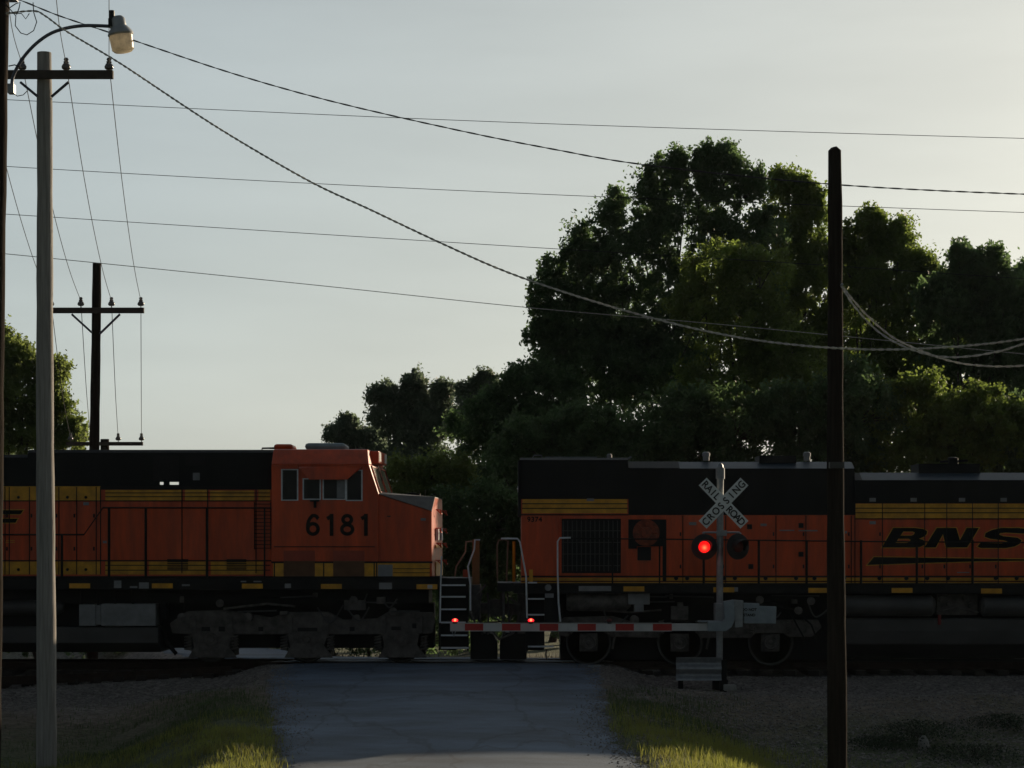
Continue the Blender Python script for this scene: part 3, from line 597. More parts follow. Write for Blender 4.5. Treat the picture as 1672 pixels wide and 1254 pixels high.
def truck_ge(parent, cs, y=1044):
    t = MB()
    a, c = cs[0]-68, cs[2]+52
    top = [(a-8, 1012), (a+22, 996)]
    t.pprism([(a, 1018), (a+28, 998), (a+90, 996), (cs[1]-60, 1008), (cs[1]-30, 999), (cs[1]+34, 999), (cs[1]+58, 1012), (cs[2]-40, 1010), (cs[2]-20, 998), (c, 1000), (c+4, 1016), (c, 1034), (cs[2]+30, 1036), (cs[2]+24, 1066), (cs[2]-26, 1066), (cs[2]-32, 1036),
              (cs[1]+34, 1036), (cs[1]+24, 1066), (cs[1]-26, 1066), (cs[1]-34, 1036), (cs[0]+36, 1036), (cs[0]+26, 1066), (cs[0]-26, 1066), (cs[0]-34, 1036), (a+4, 1034)], 50.42, 50.6)
    tk = t.build('truck', 'truck', parent, bevel=.02)
    for x in cs:
        wheelset(tk, x, y); 
        for s_ in (-38, 38): coil(tk, x+s_, 1062, 1038)
        f = MB(); f.pprism([(x-24, 1050), (x+24, 1050), (x+42, 1074), (x-38, 1074)], 50.36, 50.42); f.build('pedestal_liner', 'truck', tk, bevel=.01)
    MB().lathe(P(cs[0]+60, 1008, 50.3), [(.11, -.2), (.11, .1), (.06, .12)], 'y', 14).build('brake_cylinder', 'truck', tk); MB().lathe(P(cs[1]+80, 1010, 50.3), [(.09, -.2), (.09, .1)], 'y', 14).build('brake_cylinder', 'truck', tk)
    for x, y1, w_, h_ in ((cs[0]-9, 1027, 7, 3.5), (cs[0]+17, 1027, 5, 4), (cs[1]-76, 1027, 4, 3.5), (cs[1], 1028, 16, 3), (cs[1]+73, 1027, 4, 3.5), (cs[2]-8, 1026, 8, 3), (cs[2]+22, 1022, 4, 4)):
        MB().pbox(x-w_, y1-h_, x+w_, y1+h_, 50.408, 50.419).build('frame_opening', 'seam', tk)
    for x in cs:
        hb = MB(); hb.lathe(P(x, 1044, 50.36), [(.155, 0), (.155, .035), (.12, .04), (.12, .012), (.07, .012), (.06, .045)], 'y', 22); hb.build('bearing_cap', 'truck', tk)
        for q_ in (-30, 30): MB().pbox(x+q_-5, 1006, x+q_+5, 1034, 50.37, 50.419).build('frame_rib', 'truck', tk, bevel=.01)
    bc = MB(); bc.tube([P(cs[0]+20, 994, 50.3), P(cs[0]+90, 986, 50.3), P(cs[1]-20, 990, 50.3)], .03, 6); bc.box(X(cs[1]+60, 50.3), X(cs[1]+95, 50.3), 50.25, 50.5, Z(996, 50.3), Z(980, 50.3)); bc.build('brake_rigging', 'truck', tk)
    ax = MB()
    for x in cs: ax.lathe(P(x, y, 52.3), [(.08, 0), (.08, 1.5)], 'y', 10); 
    for x in cs: ax.lathe(P(x, y, 52.25), [(.5, 0), (.5, .1), (.2, .12)], 'y', 28)
    for x in cs: ax.box(X(x, 51.3)-.3, X(x, 51.3)+.55, 51.05, 52.0, .12, .85)
    ax.build('traction_motor', 'steel', tk)
truck_ge(L1, (345, 502, 655)); 
sd_ = MB(); sd_.tube([P(288, 1068, 50.6), P(270, 1046, 50.6), P(268, 1030, 50.6)], .05, 6); sd_.build('sand_pipe', 'steel', L1)
# pilot steps at the nose end
st = MB(); st.pbox(716, 944, 768, 955, 50.2, 52.9); st.pbox(716, 955, 719, 1062, DS+.02, DS+.5); st.pbox(762, 955, 765, 1062, DS+.1, DS+.5); st.pbox(719, 955, 762, 1060, DS+.28, DS+.5); st.pbox(720, 1010, 745, 1062, 50.8, 52.6)
st.build('pilot_steps', 'black', L1)
tr_ = MB()
for y, c in ((955.5, 760), (974.5, 760), (995, 761), (1016.5, 760), (1037.5, 763), (1058, 765)): tr_.pbox(720, y-1, c, y+1.2, DS-.02, DS+.27)
tr_.build('step_tread', 'silver', L1)
poly_rail([(721, 908), (719.5, 955), (718.5, 1017)], DS, .017, 'handrail', 'silver', L1)
poly_rail([(784, 881.5), (775.5, 881.5), (774.5, 897), (764, 925), (768, 955), (768, 997)], DS+.05, .02, 'handrail', 'silver', L1)
poly_rail([(771, 884), (761, 884.5), (760, 901), (745, 925), (741, 952)], 52.9, .019, 'handrail', mat('warm_tinted_rail', (.45, .30, .2), .5), L1)  # orange tint paints sunlight onto this far rail
ep = MB(); ep.pbox(771, 881, 783, 962, 51.2, 51.25); ep.build('end_plate', mat('dull_amber_paint', (.22, .09, .015), .5), L1)
ep = MB(); ep.pbox(756, 930, 764, 952, 52.0, 52.05); ep.build('end_panel', 'orange', L1)
cp = MB(); cp.pbox(770, 985, 812, 1002, 51.35, 51.75); cp.lathe(P(812, 993, 51.5), [(.16, -.18), (.2, 0), (.14, .2)], 'z', 14); cp.pbox(769, 955, 784, 1012, 50.8, 52.4)
cp.tube([P(777, 973, 50.4), P(793, 955, 50.4)], .03, 6); cp.tube([P(772, 1000, 50.6), P(776, 1020, 50.6), P(792, 1034, 50.8), P(806, 1024, 51)], .025, 7); cp.tube([P(766, 996, 50.3), P(772, 1012, 50.3)], .035, 7); cp.tube([P(780, 1000, 51.9), P(792, 1040, 51.9), P(815, 1020, 51.9)], .025, 7)
cp.build('coupler', 'truck', L1)
MB().pprism([(768, 1026), (806, 1036), (812, 1050), (812, 1077), (768, 1077)], 50.9, 52.2).build('snowplow', 'black', L1, bevel=.01)

# ------------------------------------------------------------ locomotive 2 (rear hood end)
L2 = thing('diesel_locomotive', (X(1500, 51.5), 51.55, -.1), 'orange and black diesel locomotive behind the crossbuck, black BNSF letters on its side', 'locomotive')
h = MB(); h.xprism(X(849, DH), X(1026, DH), hood_sec(DH, Z(747, DH), Z(751, DH), Z(815, DH), .15)); h.xprism(X(1026, DH)+.002, X(1110, DH), hood_sec(DH+.05, Z(752, DH), Z(764, DH), Z(842, DH), .42)); 
h.xprism(X(1110, DH), X(1396, DH), hood_sec(DH+.05, Z(753, DH), Z(765, DH), Z(842, DH), .42)); h.xprism(X(1396, DH), X(2465, DH), hood_sec(DH, Z(771, DH), Z(784, DH), Z(822, DH), .42))
h.build('hood_roof', ['black'], L2)
rp = MB(); 
def chamfer(a, b, y0, y1, d0, ch):
    z0, z1 = Z(y0, DH)+.004, Z(y1, DH)+.003
    rp.add([(X(a, DH), d0-.004, z1), (X(b, DH), d0-.004, z1), (X(b, DH), d0+ch, z0), (X(a, DH), d0+ch, z0), (X(b, DH), 2*51.55-d0-ch, z0), (X(a, DH), 2*51.55-d0-ch, z0)], [(0,1,2,3),(3,2,4,5)])
chamfer(1030, 1395, 753, 765, DH+.05, .42); chamfer(1408, 2465, 771, 784, DH, .42); rp.build('roof_edge', 'roof', L2)
o_ = MB(); o_.box(X(851, DH), X(2465, DH), DH+.003, DB-.003, Z(962, DH), Z(815, DH)-.002); o_.build('hood_side', 'orange', L2)
k_ = MB(); k_.pbox(1026, 815, 1397, 841, DH-.004, DH+.05); k_.pbox(846, 752, 851, 842, DH, DB); k_.pbox(849, 839.5, 1026, 841.5, DH-.012, DH); k_.pbox(1397, 846.5, 2465, 848, DH-.012, DH)
k_.build('black_panel', 'black', L2)
b = MB(); b.pbox(853, 815, 1024, 838, DH-.01, DH); b.build('yellow_band', 'yellow', L2)
b = MB(); b.pbox(1397, 822.5, 2465, 846, DH-.01, DH); b.build('yellow_band', 'yellow', L2)
b = MB(); 
for y in (943.5, 950.5): b.pbox(851, y, 2465, y+4.6, DH-.01, DH)
b.build('yellow_band', 'yellow', L2)
s = MB()
for y in (822.5, 830): s.pbox(852, y-.8, 1025, y+.8, DH-.014, DH); s.pbox(1397, y+6.5, 2465, y+8, DH-.014, DH)
s.pbox(851, 940, 2465, 942.5, DH-.012, DH); s.pbox(851, 948.5, 2465, 950, DH-.012, DH)
for x in (1115, 1185, 1267, 1316, 1390, 1396, 1441, 1510, 1546, 1588, 1630, 1690, 1750, 1820): s.pbox(x-.7, 842 if x < 1397 else 822, x+.7, 957, DH-.016, DH)
for x in (1085,): s.pbox(x-3, 848, x+3, 950, DH-.02, DH)
for x in (1104, 1122, 1182, 1200, 1250, 1300, 1330, 1378, 1436, 1480, 1514, 1548, 1626, 1660):
    s.lathe(P(x, 944, DH-.01), [(.05, 0), (.045, .03)], 'y', 10)
for x, y in ((1224, 860), (1308, 858), (1226, 925), (1308, 905)): s.pbox(x-4, y-4, x+4, y+4, DH-.03, DH)
s.build('door_seam', 'seam', L2)
for x in (1111, 1181, 1263, 1312, 1386, 1437, 1506, 1542, 1584, 1626):
    for y in (872, 925): MB().pbox(x-1, y-3, x+1.2, y+3, DH-.03, DH-.001).build('door_latch', 'steel', L2)
gr = MB(); gr.pbox(917, 847, 1014, 936, DH-.05, DH); g0 = gr.build('radiator_grille', 'seam', L2)
gr = MB()
for k in range(13): gr.pbox(919+k*7.4, 850, 920.3+k*7.4, 933, DH-.07, DH-.05)
for k in range(4): gr.pbox(918, 866+k*19, 1013, 867.2+k*19, DH-.068, DH-.05)
gr.build('grille_bars', 'tank', g0)
gf = MB()
for q in ((914, 844, 917, 938), (1014, 844, 1018, 938), (917, 844, 1014, 847), (917, 936, 1014, 938.5)): gf.pbox(*q, DH-.06, DH)
gf.build('grille_frame', 'orange', g0)
fn = MB(); fn.pbox(1026, 848, 1083, 892, DH-.02, DH); fn.pbox(1041, 893, 1063, 915, DH-.05, DH); fn.pbox(1026, 892, 1040, 896, DH-.02, DH); f0 = fn.build('blower_recess', 'seam', L2)
fn = MB(); c = P(1055, 870, DH-.02); fn.lathe(c, [(.30, 0), (.30, .03), (.24, .035), (.24, .01), (.13, .01), (.12, .06), (.05, .07)], 'y', 26)
for k in range(8): a = k*math.pi/4; fn.tube([c+Vector((math.cos(a)*.12, -.03, math.sin(a)*.12)), c+Vector((math.cos(a)*.26, -.03, math.sin(a)*.26))], .02, 5)
M['dor'] = mat('grimy_orange', (.25, .04, .012), .6, var=.6, scale=12); fn.build('blower_wheel', 'dor', f0)
text('9374', 873, 848, DH-.006, 8, 'road_number', 'logo', L2, bold=.004, sx=1.0, space=1.1)
for a, b_, c, d in ((1125, 852.5, 1137, 857.5), (1242, 855, 1252, 859), (1273, 865, 1297, 867), (1304, 865.5, 1335, 867.5), (1420, 851, 1430, 856), (1380, 867, 1383, 871), (958, 814, 970, 818), (1563, 934, 1583, 935.5)) + tuple((x, 813, x+10, 819) for x in (1420, 1487, 1566, 1634)): MB().pbox(a, b_, c, d, DH-.02, DH).build('label_plate', 'grey', L2)
logo(DH, L2, 1440, 862, .84)
sw = [[(1416, 922.5), (1427, 909.5), (1600, 912), (1760, 914.3), (1600, 916.5), (1500, 919.5)]]
shape2d(sw, DH-.004, 'swoosh', 'logo', L2); shape2d(sw, DH-.001, 'swoosh_outline', 'yellow', L2, offset=.018, thick=.003)
# roof fittings
for x, y, w in ((1153, 741, 6), (1317.5, 741, 6), (995, 744, 4)):
    f = MB(); f.lathe(P(x, y+11, 51.2), [(w*.012, 0), (w*.012, .1), (w*.0145, .1), (w*.0145, .17), (w*.008, .2)], 'z', 14); f.build('roof_vent', 'grey', L2)
f = MB(); f.tube([P(868, 750, 51), P(872, 743.5, 51), P(884, 743.5, 51), P(886, 750, 51)], .013, 6); f.tube([P(1017, 753, 50.9), P(1031, 746, 50.9)], .02, 5); f.tube([P(890, 746.5, 51), P(975, 746.5, 51)], .01, 5); f.build('lifting_eye', 'galv', L2)
f = MB(); f.pbox(1240, 744, 1300, 756, 50.95, 51.9); f.build('dynamic_brake_hatch', 'black', L2)
f = MB(); f.pbox(1500, 757, 1600, 775, 51.0, 52.0); f.lathe(P(1556, 758, 51.2), [(.12,0),(.12,.14),(.07,.16)], 'z', 12); f.tube([P(1535, 754, 51.2), P(1580, 752, 51.2)], .03, 6); f.build('exhaust_hatch', 'black', L2)
f = MB(); f.lathe(P(845, 799, 50.9), [(.07, 0), (.06, .05)], 'x', 12); f.build('marker_light', 'silver', L2)
# handrails and sill
sill(L2, 838, 2465, 955, 969)
reflectors(L2, [(1018, 953.5+4), (1165, 959), (1320, 960), (1456, 960), (1602, 961), (1760, 961)])
g = MB(); g.pbox(945, 957, 998, 965, DS-.012, DS-.001); g.lathe(P(895, 959.5, DS-.001), [(.072, 0), (.07, .02)], 'y', 18); g.pbox(890, 969, 904, 976, DS-.012, DS+.02); g.pbox(1199, 959, 1205, 966, DS-.012, DS-.001); g.build('sill_placard', 'grey', L2)
poly_rail([(930, 879), (1140, 881), (1400, 884), (1700, 886), (2465, 888)], DR, .016, 'handrail', 'steel', L2)
for x in (1000, 1077, 1149, 1239, 1317, 1406, 1497, 1588, 1678, 1770):
    MB().tube([P(x, 882, DR), P(x, 956, DR)], .028 if x > 1100 else .018, 6).build('stanchion', 'steel', L2)
poly_rail([(818, 879.5), (845, 879.5), (849, 885), (859, 941), (860.5, 1009)], DS, .02, 'handrail', 'silver', L2)
poly_rail([(932, 878), (914, 878.5), (910.5, 884), (910.5, 931), (912, 985), (915, 1015)], DS, .02, 'handrail', 'silver', L2)
poly_rail([(827, 955), (829.5, 884), (823, 880.5), (814, 882), (811.5, 890), (812, 949)], 52.4, .019, 'handrail', mat('warm_tinted_rail', (.25, .19, .12), .5), L2)  # far rail in a darker yellow-brown tone
poly_rail([(839, 884), (839, 950)], 51.5, .035, 'grab_rail', 'yellow', L2); poly_rail([(822, 965), (822, 1010)], 51.2, .035, 'uncoupling_lever', 'galv', L2)
st = MB(); st.pbox(812, 952, 850, 966, 50.2, 52.9); st.pbox(858, 966, 862, 1064, DS+.03, DS+.5); st.pbox(889, 966, 912, 1030, DS+.03, DS+.5); st.pbox(862, 966, 889, 1062, DS+.28, DS+.5); st.build('pilot_steps', 'black', L2)
tr_ = MB()
for y, c in ((951.5, 877), (978, 889), (1004, 889), (1056, 904)): tr_.pbox(862, y-1, c, y+1, DS-.02, DS+.27)
tr_.build('step_tread', 'silver', L2)
f = MB(); f.pbox(864, 930, 870, 950, DS+.3, DS+.4); f.build('lamp_bracket', 'yellow', L2)
cp = MB(); cp.pbox(806, 986, 850, 1004, 51.35, 51.75); cp.lathe(P(808, 994, 51.5), [(.15, -.18), (.18, 0), (.13, .2)], 'z', 14); cp.pbox(845, 966, 860, 1035, 50.7, 52.4)
cp.tube([P(833, 976, 50.5), P(847, 988, 50.5)], .032, 6); cp.tube([P(850, 1000, 50.5), P(838, 1034, 50.6), P(815, 1044, 50.8), P(800, 1025, 51)], .025, 7); cp.tube([P(845, 985, 50.6), P(828, 1020, 50.6), P(806, 1008, 50.6)], .02, 7)
MB().pprism([(822, 1034), (860, 1028), (860, 1077), (816, 1077), (816, 1048)], 50.9, 52.2).build('snowplow', 'black', L2, bevel=.01)
cp.tube([P(893, 1060, 50.3), P(891, 1068, 50.3), P(893, 1078, 50.3)], .02, 6); cp.build('coupler', 'truck', L2)
MB().pbox(1372, 985, 2400, 1012, 50.75, 52.3).build('centre_sill', 'seam', L2); MB().pbox(1372, 1076, 2000, 1082, 50.9, 52.2).build('tank_bottom', 'seam', L2)
uf = MB(); uf.pbox(900, 969, 2400, 985, DU+.2, 2*51.55-DU-.2); uf.build('underframe', 'steel', L2)
at = MB(); at.tube([P(925, 982, DU+.1), P(929, 982, DU+.1), P(1022, 982, DU+.1), P(1030, 982, DU+.1)], [.19, .22, .22, .12], 22); at.build('air_reservoir', 'truck', L2)
bx_ = MB(); bx_.pbox(1026, 963, 1061, 987, DU-.12, DU+.2); bx_.pbox(1036, 987, 1051, 999, DU-.12, DU+.2); bx_.build('equipment_box', 'grey', L2, bevel=.01)
MB().pbox(270, 985, 708, 1058, 51.0, 52.1).build('bolster', 'seam', L1); MB().pbox(262, 985, 300, 1040, 50.9, 52.2).build('bolster', 'seam', L1)
def truck_emd(parent, cs, y0):
    t = MB(); a, c = cs[0]-40, cs[2]+78
    t.pprism([(a-10, 1018), (a, 1008), (cs[0]+40, 1006), (cs[0]+80, 1018), (cs[1]+20, 1020), (cs[1]+60, 1012), (c, 1012), (c+6, 1024), (c-10, 1040), (cs[2]+30, 1040), (cs[2]+22, 1034), (cs[2]-24, 1034), (cs[2]-32, 1042), (cs[1]+34, 1042), (cs[1]+26, 1030), (cs[1]-26, 1030), (cs[1]-34, 1042),
              (cs[0]+36, 1040), (cs[0]+26, 1030), (cs[0]-26, 1030), (cs[0]-34, 1040), (a-8, 1038)], 50.40, 50.58)
    tk = t.build('truck', 'truck', parent, bevel=.02)
    for x in cs:
        wheelset(tk, x, y0, 50.74, .53)
        for s_ in (-30, 30): coil(tk, x+s_, 1034+y0-1048, 1012+y0-1048, 50.3, .05)
    for x in (cs[0]+75, cs[1]+80): d = MB(); d.lathe(P(x, 1012, 50.3), [(.1, -.2), (.1, .12), (.05, .14)], 'y', 14); d.build('brake_cylinder', 'truck', tk); d = MB(); d.tube([P(x-30, 1026, 50.34), P(x-36, 1060, 50.34)], .03, 6); d.build('brake_hanger', 'truck', tk)
    d = MB(); d.pbox(cs[1]-14, 990, cs[1]+14, 1012, 50.28, 50.5); d.tube([P(cs[0]+10, 996, 50.3), P(cs[0]+70, 1000, 50.3), P(cs[1]-30, 996, 50.3)], .025, 6)
    d.build('brake_rigging', 'truck', tk)
    ax = MB()
    for x in cs: ax.lathe(P(x, y0, 52.25), [(.5, 0), (.5, .1), (.2, .12)], 'y', 28); ax.box(X(x, 51.3)-.3, X(x, 51.3)+.5, 51.05, 52.0, .05, .85)
    ax.build('traction_motor', 'steel', tk)
truck_emd(L2, (961, 1110, 1258), 1049)
MB().pbox(915, 985, 1372, 1077, 51.0, 52.1).build('bolster', 'seam', L2)
hs = MB(); hs.tube([P(1216, 984, 50.3), P(1262, 985, 50.3), P(1300, 998, 50.3), P(1325, 1020, 50.3), P(1335, 1048, 50.3)], .022, 7); hs.tube([P(1290, 1000, 50.3), P(1312, 1040, 50.3), P(1316, 1074, 50.3)], .02, 7); hs.build('air_hose', 'steel', L2)
at = MB(); at.tube([P(1375, 989, DU), P(1378, 989, DU), P(1520, 989, DU), P(1526, 989, DU)], [.18, .235, .235, .15], 24); at.build('air_reservoir', 'tank', L2)
at = MB(); at.tube([P(1601, 990, DU), P(1605, 990, DU), P(1800, 990, DU), P(1806, 990, DU)], [.16, .225, .225, .15], 24); at.build('air_reservoir', 'tank', L2)
va = MB(); va.pbox(1530, 970, 1596, 1004, DU+.15, DU+.5)
for x, y in ((1536, 978), (1548, 985), (1575, 976), (1584, 988)): va.lathe(P(x, y, DU+.14), [(.06, 0), (.05, .1)], 'y', 10)
va.tube([P(1528, 1000, DU), P(1560, 992, DU), P(1598, 1000, DU)], .02, 6); va.pbox(1546, 972, 1560, 975, DU-.05, DU+.1); va.build('valve_rack', 'truck', L2)
vr = MB(); vr.tube([P(1534, 1004, DU-.06), P(1534, 1020, DU-.06)], .04, 7); vr.build('fuel_valve', mat('red_valve', (.2, .02, .02), .6), L2)
ft = MB(); ft.xprism(X(1372, DU), X(2000, DU), [(DU-.04, Z(1010, DU)), (DU-.04, Z(1030, DU)), (DU, Z(1052, DU)), (DU+.5, Z(1076, DU)), (m2-DU-.5, Z(1076, DU)), (m2-DU+.04, Z(1050, DU)), (m2-DU+.04, Z(1010, DU))]); ft.build('fuel_tank', 'tank', L2, bevel=.03)

rg = random.Random(5)
for parent, a, b_ in ((L1, 275, 705), (L2, 925, 1365)):
    for k in range(16):
        x = rg.uniform(a, b_-40); y = rg.uniform(968, 1000); kind = k % 4; Dk = rg.uniform(50.15, 50.35)
        if kind == 0: MB().tube(smooth_pts([P(x, y, Dk), P(x+rg.uniform(10, 22), y+rg.uniform(12, 30), Dk-.03), P(x+rg.uniform(24, 44), y+rg.uniform(-4, 10), Dk+.05)], 14), .018, 6).build('brake_hose', 'tank', parent)
        elif kind == 1: w_, h_ = rg.uniform(5, 14), rg.uniform(5, 12); MB().pbox(x, y, x+w_, y+h_, Dk, Dk+.2).build('junction_box', 'truck', parent, bevel=.01)
        elif kind == 2: MB().tube([P(x, y, Dk), P(x+rg.uniform(30, 80), y+rg.uniform(-3, 3), Dk)], .02, 6).build('air_pipe', 'tank', parent)
        else: MB().lathe(P(x, y+8, Dk), [(.07, 0), (.09, .03), (.09, .1), (.04, .12)], 'y', 12).build('valve', 'truck', parent)
for parent, x in ((L1, 787), (L1, 796), (L2, 818), (L2, 829)):
    MB().tube(smooth_pts([P(x, 968, 50.9), P(x+rg.uniform(-6, 6), 1000, 50.8), P(x+rg.uniform(-10, 10), 1035, 50.8), P(x+rg.uniform(-14, 14), 1020, 51.2)], 16), .022, 6).build('brake_hose', 'tank', parent)
# ------------------------------------------------------------ crossing signal
DG = 47.6
zg = Z(1122, DG)
S = thing('crossing_signal', (X(1175, DG), DG, zg), 'silver railroad crossing mast with crossbuck sign, left red light lit', 'crossing signal')
m_ = MB(); c = P(1176, 1122, DG); m_.tube([(c.x-.02, DG, c.z), (c.x, DG, Z(780, DG))], .072, 16); m_.build('mast', 'galv', S)
m_ = MB(); m_.tube([P(1176, 782, DG), P(1176, 764, DG)], .095, 14); m_.lathe(P(1176, 764, DG), [(.07, 0), (.06, .06), (.03, .1)], 'z', 14); m_.build('mast_cap', 'galv', S)
m_ = MB(); m_.lathe((c.x, DG, c.z-.05), [(.17, 0), (.17, .2), (.12, .22), (.1, .45)], 'z', 14); m_.build('mast_base', 'steel', S)
cx_, cy_ = 1181.5, 821.5; DX = DG-.12
for sgn, dd, nm in ((1, 0.0, 'crossbuck_blade'), (-1, .006, 'crossbuck_blade')):
    u = Vector((math.cos(R(46)), 0, -sgn*math.sin(R(46)))); w = Vector((u.z, 0, -u.x)); q = P(cx_, cy_, DX); L_, W_ = .635, .117
    b = MB(); pts = [q+u*L_+w*W_, q+u*L_-w*W_, q-u*L_-w*W_, q-u*L_+w*W_]
    b.add([p+Vector((0, dd, 0)) for p in pts]+[p+Vector((0, dd+.004, 0)) for p in pts], [(0,1,2,3),(7,6,5,4),(0,4,5,1),(1,5,6,2),(2,6,7,3),(3,7,4,0)]); bl = b.build(nm, 'signw', S)
def along(word, t0, t1, sgn, off=0):
    n = len(word)
    for k, chh in enumerate(word):
        if chh == ' ': continue
        t = t0 + (t1-t0)*k/(n-1); a = R(46)*-sgn
        x = cx_ + t*math.cos(a); y = cy_ - t*math.sin(a)
        text(chh, x, y, DX-.004, 11.5, 'lettering', 'signb', S, rot=a, bold=.0035, sx=.92)
along('CROSSING', -42, 42, -1)
along('RAIL', -42, -15, 1); along('ROAD', 15, 42, 1)
m_ = MB(); m_.tube([P(1147, 871, DG-.1), P(1149, 869.5, DG-.1), P(1207, 869.5, DG-.1), P(1210, 872, DG-.1)], .02, 8); m_.box(X(1170, DG), X(1186, DG), DG-.13, DG+.08, Z(875, DG), Z(866, DG)); m_.build('light_bar', 'galv', S)
def flasher(px, py, yaw, lit):
    c = P(px, py, DG-.16); f = Vector((math.sin(yaw), -math.cos(yaw), 0)); r_ = Vector((math.cos(yaw), math.sin(yaw), 0)); up = Vector((0, 0, 1)); ax = (r_, up, f)
    g = MB(); g.lathe(c, [(.27, -.02), (.275, -.01), (.275, 0), (.27, .004)], ax, 36); g.lathe(c, [(.09, -.25), (.14, -.15), (.16, -.021)], ax, 20)
    bp = g.build('signal_head', 'signb', S)
    n = 16; vs = []; R1 = .145
    for k in range(n+1):
        a = math.pi*(-.18 + 1.36*k/n); d = r_*math.cos(a) + up*math.sin(a); ln = .08 + .22*max(0, math.sin(a))**.6
        vs += [c+d*R1, c+d*R1+f*ln, c+d*(R1+.006)+f*ln, c+d*(R1+.006)]
    fs = []
    for k in range(n): o4 = k*4; fs += [(o4, o4+1, o4+5, o4+4), (o4+1, o4+2, o4+6, o4+5), (o4+2, o4+3, o4+7, o4+6)]
    v = MB(); v.add(vs, fs, 0, True); v.build('visor', 'signb', bp)
    l = MB(); l.lathe(c+f*.004, [(.125, 0), (.12, .02), (.09, .035), (.04, .045)], ax, 28); ln_ = l.build('lens', 'lens' if lit else 'lensoff', bp)
    if lit:
        lm = M['lens']; nn = lm.node_tree.nodes; ll = lm.node_tree.links; t_ = nn.new('ShaderNodeTexCoord'); vd = nn.new('ShaderNodeVectorMath'); vd.operation = 'DISTANCE'; ll.new(t_.outputs['Object'], vd.inputs[0]); vd.inputs[1].default_value = c + f*.045 + up*-.018 - S.location
        cr = nn.new('ShaderNodeValToRGB'); cr.color_ramp.elements[0].position = 0; cr.color_ramp.elements[0].color = (1, .22, .08, 1); cr.color_ramp.elements[1].position = .085; cr.color_ramp.elements[1].color = (.75, .006, .006, 1); e_ = cr.color_ramp.elements.new(.045); e_.color = (1, .05, .02, 1); ll.new(vd.outputs['Value'], cr.inputs[0]); ll.new(cr.outputs[0], nn['Principled BSDF'].inputs['Emission Color'])
    if False:
        l = MB(); l.lathe(c+f*.0495+up*-.01, [(.055, -.012), (.05, .004), (.02, .01)], ax, 20); l.build('lamp_core', 'lenshot', bp)
    h_ = MB(); h_.tube([c+up*.27-f*.04, c+up*.31-f*.03], .02, 6); h_.build('bracket', 'galv', bp)
flasher(1150, 893, R(2), True); flasher(1205, 892.5, R(26), False)
lp = bpy.data.lights.new('signal_glow', 'POINT'); lp.energy = 0.6; lp.color = (1, .05, .03); lp.shadow_soft_size = .08
lo = bpy.data.objects.new('signal_glow', lp); col.objects.link(lo); lo.parent = S; lo.location = P(1150, 893, DG-.45) - S.location
# gate arm with its mechanism
DA = 47.15
G = thing('crossing_gate', (X(1185, DA), DA, Z(1030, DA)), 'lowered red and white striped crossing gate arm with pale counterweight boxes', 'crossing gate')
segs = [735, 759, 789, 819.6, 850, 881, 911.7, 943, 973, 1005, 1035, 1066, 1097]
for k, (a, b_) in enumerate(zip(segs, segs[1:])):
    MB().pbox(a, 1018.3+(a-735)*.002, b_, 1029.5+(a-735)*.002, DA, DA+.03).build('arm_stripe', 'redtape' if k % 2 else 'whtape', G)
m_ = MB(); m_.pbox(735, 1017.2, 1097, 1018.1, DA-.01, DA+.04); m_.pbox(735, 1029.8, 1097, 1030.8, DA-.01, DA+.04); m_.pbox(1097, 1018, 1163, 1030, DA+.0, DA+.05); m_.build('arm_rail', 'whtape', G)
m_ = MB(); m_.pbox(1140, 1013.5, 1176, 1016, DA-.08, DA+.1); m_.pprism([(1156, 1015), (1180, 1015), (1184, 1010), (1181, 982), (1199, 979), (1200, 1012), (1195, 1024), (1186, 1031), (1156, 1031)], DA-.12, DA+.06); m_.build('arm_bracket', 'alum', G, bevel=.015)
m_ = MB(); m_.pprism([(1199, 979.5), (1214, 980.5), (1213, 1024), (1200, 1025)], DA-.1, DA+.14); m_.build('gate_bracket', 'galv', G, bevel=.012)
m_ = MB(); m_.pprism([(1214, 984.5), (1240, 985.5), (1240, 989.5), (1268, 990.5), (1267, 1018.5), (1215, 1018)], DA-.08, DA+.1); m_.build('counterweight', 'alum', G, bevel=.012)
text('DO NOT', 1223.5, 995.3, DA-.084, 4.2, 'lettering', 'signb', G, bold=.004); text('STAND', 1223.5, 1004.2, DA-.084, 4.2, 'lettering', 'signb', G, bold=.004)
m_ = MB(); m_.pbox(1168, 985, 1186, 1020, DG-.25, DG+.15); m_.build('gate_mechanism', 'galv', G, bevel=.015)
for x, on in ((743, 1), (867, 1), (995, 0)):
    m_ = MB(); m_.lathe(P(x, 1018, DA+.01), [(.045, 0), (.055, .02), (.05, .04)], 'z', 12); b0 = m_.build('arm_lamp', 'signb', G)
    m_ = MB(); m_.lathe(P(x, 1016, DA+.01), [(.045, .005), (.068, .03), (.062, .06), (.025, .078)], 'z', 16); m_.build('lens', 'tip' if on else 'lensoff', b0)
    if on: m_ = MB(); m_.lathe(P(x, 1016, DA-.055)+Vector((0, 0, .045)), [(.022, -.012), (.028, 0), (.022, .012)], 'y', 12); m_.build('lamp_core', 'lenshot', b0)
m_ = MB(); m_.tube([P(738, 1030, DA), P(741, 1040, DA), P(744, 1030, DA)], .012, 5); m_.build('tip_bracket', 'galv', G)
